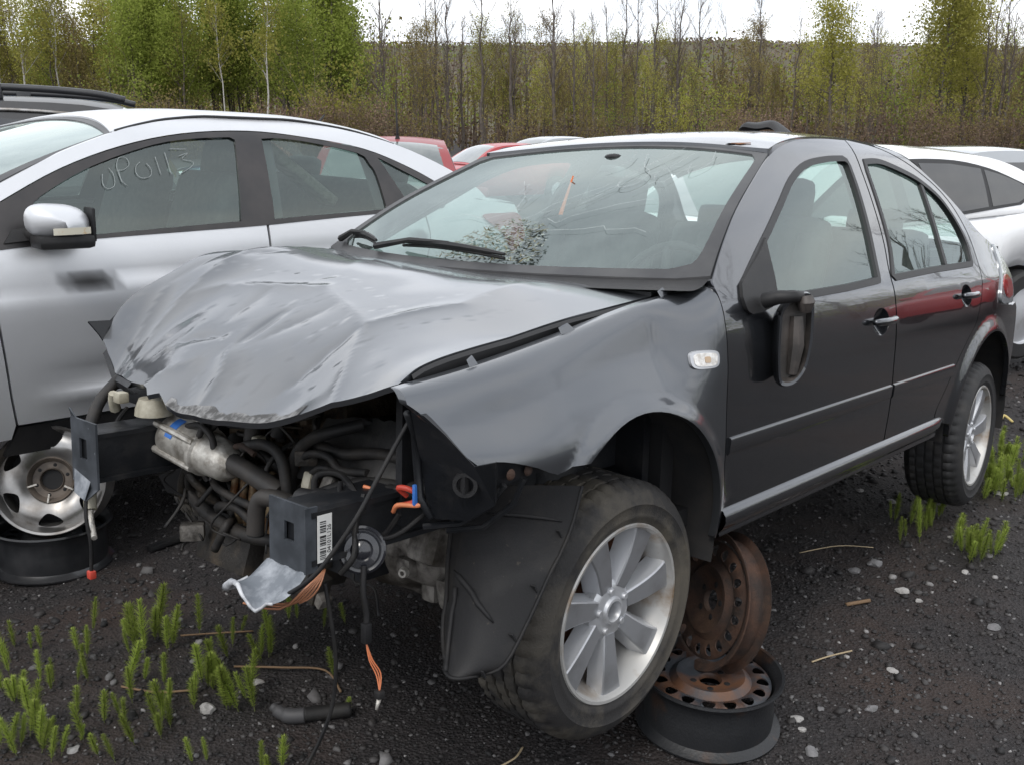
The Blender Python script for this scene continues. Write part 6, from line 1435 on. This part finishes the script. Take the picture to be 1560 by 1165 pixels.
stalk('thin dry stalk behind the tall horsetail clump', [(-1.14, 3.16, .01), (-1.02, 3.18, .012), (-.90, 3.20, .008)], .0035, TW)
stalk('straw-coloured forked stalk on the gravel right of the rims', [(.98, 2.98, .008), (1.05, 3.02, .012), (1.13, 3.04, .02)], .003, STRAW)
stalk('pale straw near the bottom edge in front of the wreck', [(-.03, 2.42, .006), (.01, 2.45, .01), (.03, 2.50, .006)], .003, STRAW)
stalk('brown bark sliver on the gravel below the sill', [(1.22, 3.38, .008), (1.32, 3.42, .010)], .008, TW)
stalk('thin straw under the rear door', [(1.18, 3.85, .01), (1.36, 3.92, .012), (1.5, 3.9, .008)], .0025, STRAW)
# single pale stones
STONE = [mat('pale_limestone', (.34, .33, .32), .75, col2=(.24, .23, .22), nscale=30, bump=.3, bscale=120), mat('grey_stone', (.17, .165, .17), .8, col2=(.10, .10, .10), nscale=30, bump=.3, bscale=120)]
def stone(label, x, y, s, k, fl=.6, seed=0):
    r = np.random.RandomState(seed+5); bm = bmesh.new(); bmesh.ops.create_icosphere(bm, subdivisions=2, radius=1)
    ph = r.rand(3)*9
    for v in bm.verts:
        q = noise.noise(Vector((v.co.x*1.1+ph[0], v.co.y*1.1+ph[1], v.co.z*1.1+ph[2]))); v.co *= (1+.55*q); v.co = Vector((v.co.x*1.25, v.co.y, v.co.z*fl))*s
    me = bpy.data.meshes.new('stone'); bm.to_mesh(me); bm.free(); me.materials.append(STONE[k]); me.polygons.foreach_set('use_smooth', [True]*len(me.polygons)); me.set_sharp_from_angle(angle=math.radians(28))
    o = link(bpy.data.objects.new('stone', me)); o.location = G(x, y, s*fl*.35); o.rotation_euler = (0, 0, r.rand()*6); tag(o, label, 'stone', 'single pale stones on the gravel')
SL = [('white wedge-shaped stone between the horsetail clumps', 315, 1078, .026, 0, .9), ('flat white stone right of the tall horsetail clump', 390, 1033, .020, 0, .5), ('small white stone among the front horsetail clumps', 112, 1145, .016, 0, .7),
      ('pale flat stone nearest the frame\'s lower right of the rims', 1214, 1092, .018, 0, .45), ('light stone just below the flat pale one', 1222, 1110, .012, 0, .6), ('long pale stone by the flat rim', 1235, 1144, .022, 1, .5), ('low grey stone right of the flat rim', 1128, 1150, .020, 1, .6),
      ('rounded grey stone under the sill', 1333, 856, .026, 1, .7), ('blocky pale stone in the open gravel', 1374, 895, .025, 0, .75), ('small pale stone beside the blocky one', 1401, 910, .014, 0, .6), ('thin pale stone slab right of the rusty rim', 1360, 1014, .020, 0, .35),
      ('grey stone above the bottom edge', 1327, 1075, .018, 1, .6), ('grey broad stone by the right edge', 1516, 950, .024, 1, .5), ('pale stone near the right-hand horsetail', 1470, 870, .016, 0, .6), ('pale chip under the rear door', 1310, 750, .020, 0, .4), ('broken pale chip under the rear door', 1358, 768, .022, 0, .5),
      ('whitish stone in front of the rear wheel', 1525, 750, .028, 0, .4), ('small bright stone right of the leaning rim', 1290, 995, .010, 0, .7), ('dull grey stone below the blocky pale one', 1265, 992, .018, 1, .6), ('grey pebble near the flat rim', 1250, 1075, .012, 1, .6), ('faint grey stone beneath the door', 1302, 866, .026, 1, .5)]
TH = math.radians(13.97)
def yard(u, v):                                       # where a bearing of the survey meets the yard
    dx, dz_ = (u-780)/1537.36, (v-582.5)/1537.36; dy_ = math.cos(TH)-dz_*math.sin(TH); dh = -math.sin(TH)-dz_*math.cos(TH); t = 1.68/-dh; return (dx*t, dy_*t)
yx, yy = yard(1524, 637)
tag(part('yellow_strap', mat('yellow_webbing', (.50, .40, .16), .7), None, lambda b: b.tube(cr([G(yx+p*.9, yy+q, h) for p, q, h in ((-.055, .05, .012), (-.02, .06, .03), (-.005, -.01, .018), (.04, .03, .03), (.055, -.05, .012))], 5), .008, 6), None), 'twisted pale yellow strap lying beyond the rear wheel', 'strap')
for i, (lb_, u, v, s, k, fl) in enumerate(SL):
    x, y = yard(u, v); stone(lb_, x, y, s*.85, k, fl, i)
# horsetail: bottle-brush shoots
HT = leafmat('horsetail_green', [(.28, .37, .08), (.36, .44, .10), (.43, .50, .14)], .55); HSTEM = mat('horsetail_stem', (.075, .085, .03), .7)
def shoot(b, r, x, y, h, lean, a):
    d = Vector((math.cos(a)*lean, math.sin(a)*lean, 1)); n = 7; P = [Vector((x, y, 0))+d*h*k/n+Vector((math.cos(a), math.sin(a), 0))*lean*h*.25*(k/n)**2 for k in range(n+1)]
    b.cur = 1; b.tube(P, [.0022*(1-.5*k/n) for k in range(n+1)], 4, False); b.cur = 0
    nw = int(h/.0062)
    for w_ in range(nw):
        f = .14+.86*w_/nw; k = min(n-1, int(f*n)); q = P[k].lerp(P[k+1], f*n-k); prof = min(1, f*3)*max(.35, 1-f**6*.6); Ln = .027*prof*(.7+.5*r.random())*(h/.14)**.4
        for m_ in range(12):
            t = 2*PI*m_/12+w_*.7+r.uniform(-.3, .3); o = Vector((math.cos(t), math.sin(t), .62+r.uniform(-.3, .5))).normalized(); s = Vector((-math.sin(t), math.cos(t), 0))*.0019
            b.add([q+s, q-s, q+o*Ln], [(0, 1, 2)], False)
SHM = []
for k in range(9):
    r = random.Random(300+k); b = MB(); shoot(b, r, 0, 0, (.075, .09, .10, .11, .12, .13, .14, .15, .16)[k], r.uniform(.02, .2), 0); SHM.append(b.mesh('shoot', [HT, HSTEM]))
NSH = (1, 1, 2, 2, 3, 3, 4, 6, 8)
HP = [(40, 990, 2, 1), (22, 1000, 0, 1), (58, 985, 1, .7), (120, 1000, 3, 1.05), (140, 965, 1, .9), (95, 1040, 4, 1.05), (70, 1048, 1, .8), (10, 1040, 3, 1), (30, 1062, 3, 1.1), (50, 1060, 1, 1.1), (75, 1130, 6, 1.15), (62, 1098, 3, 1.1), (22, 1140, 4, 1.0), (52, 1165, 4, 1.0), (120, 1040, 0, .8), (135, 1000, 0, .9), (165, 1060, 5, 1.2), (180, 1095, 4, 1.1), (130, 1120, 2, 1.0), (148, 1155, 2, 1.0), (200, 1040, 1, 1.1), (192, 975, 2, 1.15), (200, 990, 0, .8),
      (225, 985, 6, 1.45), (240, 980, 4, 1.35), (232, 965, 1, 1.6), (263, 970, 0, .9), (292, 962, 0, 1.0), (300, 1035, 5, 1.35), (318, 1045, 4, 1.1), (330, 1005, 2, 1.1), (350, 1060, 5, 1.3), (372, 1065, 5, 1.35), (345, 1045, 1, 1.0), (262, 1085, 5, 1.2), (272, 1110, 4, 1.2), (285, 1060, 2, 1.0), (205, 1130, 1, .9), (385, 965, 3, 1.1), (395, 1000, 4, 1.15), (410, 1000, 2, .9), (440, 935, 2, 1.0), (515, 945, 3, .9), (505, 1035, 1, .8), (522, 1075, 1, .9), (280, 1160, 1, .8), (300, 1163, 1, .8), (400, 1165, 2, .8), (428, 1162, 3, .9), (345, 975, 1, .8), (250, 1035, 0, .9), (5, 1150, 3, 1),
      (1490, 745, 8, 1.55), (1500, 752, 8, 1.5), (1512, 740, 7, 1.6), (1520, 725, 8, 1.4), (1538, 735, 7, 1.3), (1550, 700, 8, 1.4), (1555, 760, 6, 1.3), (1535, 700, 7, 1.3), (1475, 835, 7, 1.25), (1492, 850, 7, 1.25), (1512, 845, 6, 1.2), (1480, 850, 5, 1.0), (1400, 810, 6, 1.1), (1385, 825, 5, 1.1), (1410, 790, 7, 1.0), (1370, 800, 5, 1.0), (1440, 790, 5, .9), (1505, 690, 6, 1.3)]
PL = {0: 'lone thin horsetail shoot', 1: 'single bushy horsetail shoot', 2: 'pair of horsetail shoots', 3: 'small tuft of three horsetail shoots', 4: 'leaning tuft of three horsetail shoots', 5: 'horsetail tuft of four shoots', 6: 'full horsetail tuft of five shoots', 7: 'bushy horsetail tuft', 8: 'dense horsetail clump'}
for i, (u, v, k, s) in enumerate(HP):
    x, y = yard(u, v); o = empty('horsetail', None, G(x, y, -.004)); o.rotation_euler = (0, 0, rnd.uniform(0, 6.28)); o.scale = (s*.86, s*.86, s*.80*rnd.uniform(.85, 1.1))
    q_ = min(2, NSH[k]**.5)
    for s_ in range(NSH[k]):
        h_o = link(bpy.data.objects.new('shoot', SHM[rnd.randrange(4, 9) if s_ == 0 else rnd.randrange(9)]), o); h_o.location = (rnd.gauss(0, .022)*q_, rnd.gauss(0, .022)*q_, 0); h_o.rotation_euler = (rnd.gauss(0, .13), rnd.gauss(0, .13), rnd.uniform(0, 6.28)); f_ = rnd.uniform(.8, 1.3); h_o.scale = (f_*.85, f_*.85, f_)
    where = 'beside the rear wheel' if u > 1480 and v < 780 else 'below the rear door' if u > 1300 and v < 830 and u < 1450 else 'in the gravel by the right edge' if u > 1300 else 'under the torn front' if u > 430 else 'near the fallen hose' if u > 380 else 'in the middle of the front weeds' if u > 210 else 'at the left of the front weeds' if u > 100 else 'by the left edge of the yard'
    tag(o, PL[k]+' '+where, 'horsetail', 'horsetail weeds growing in the gravel')
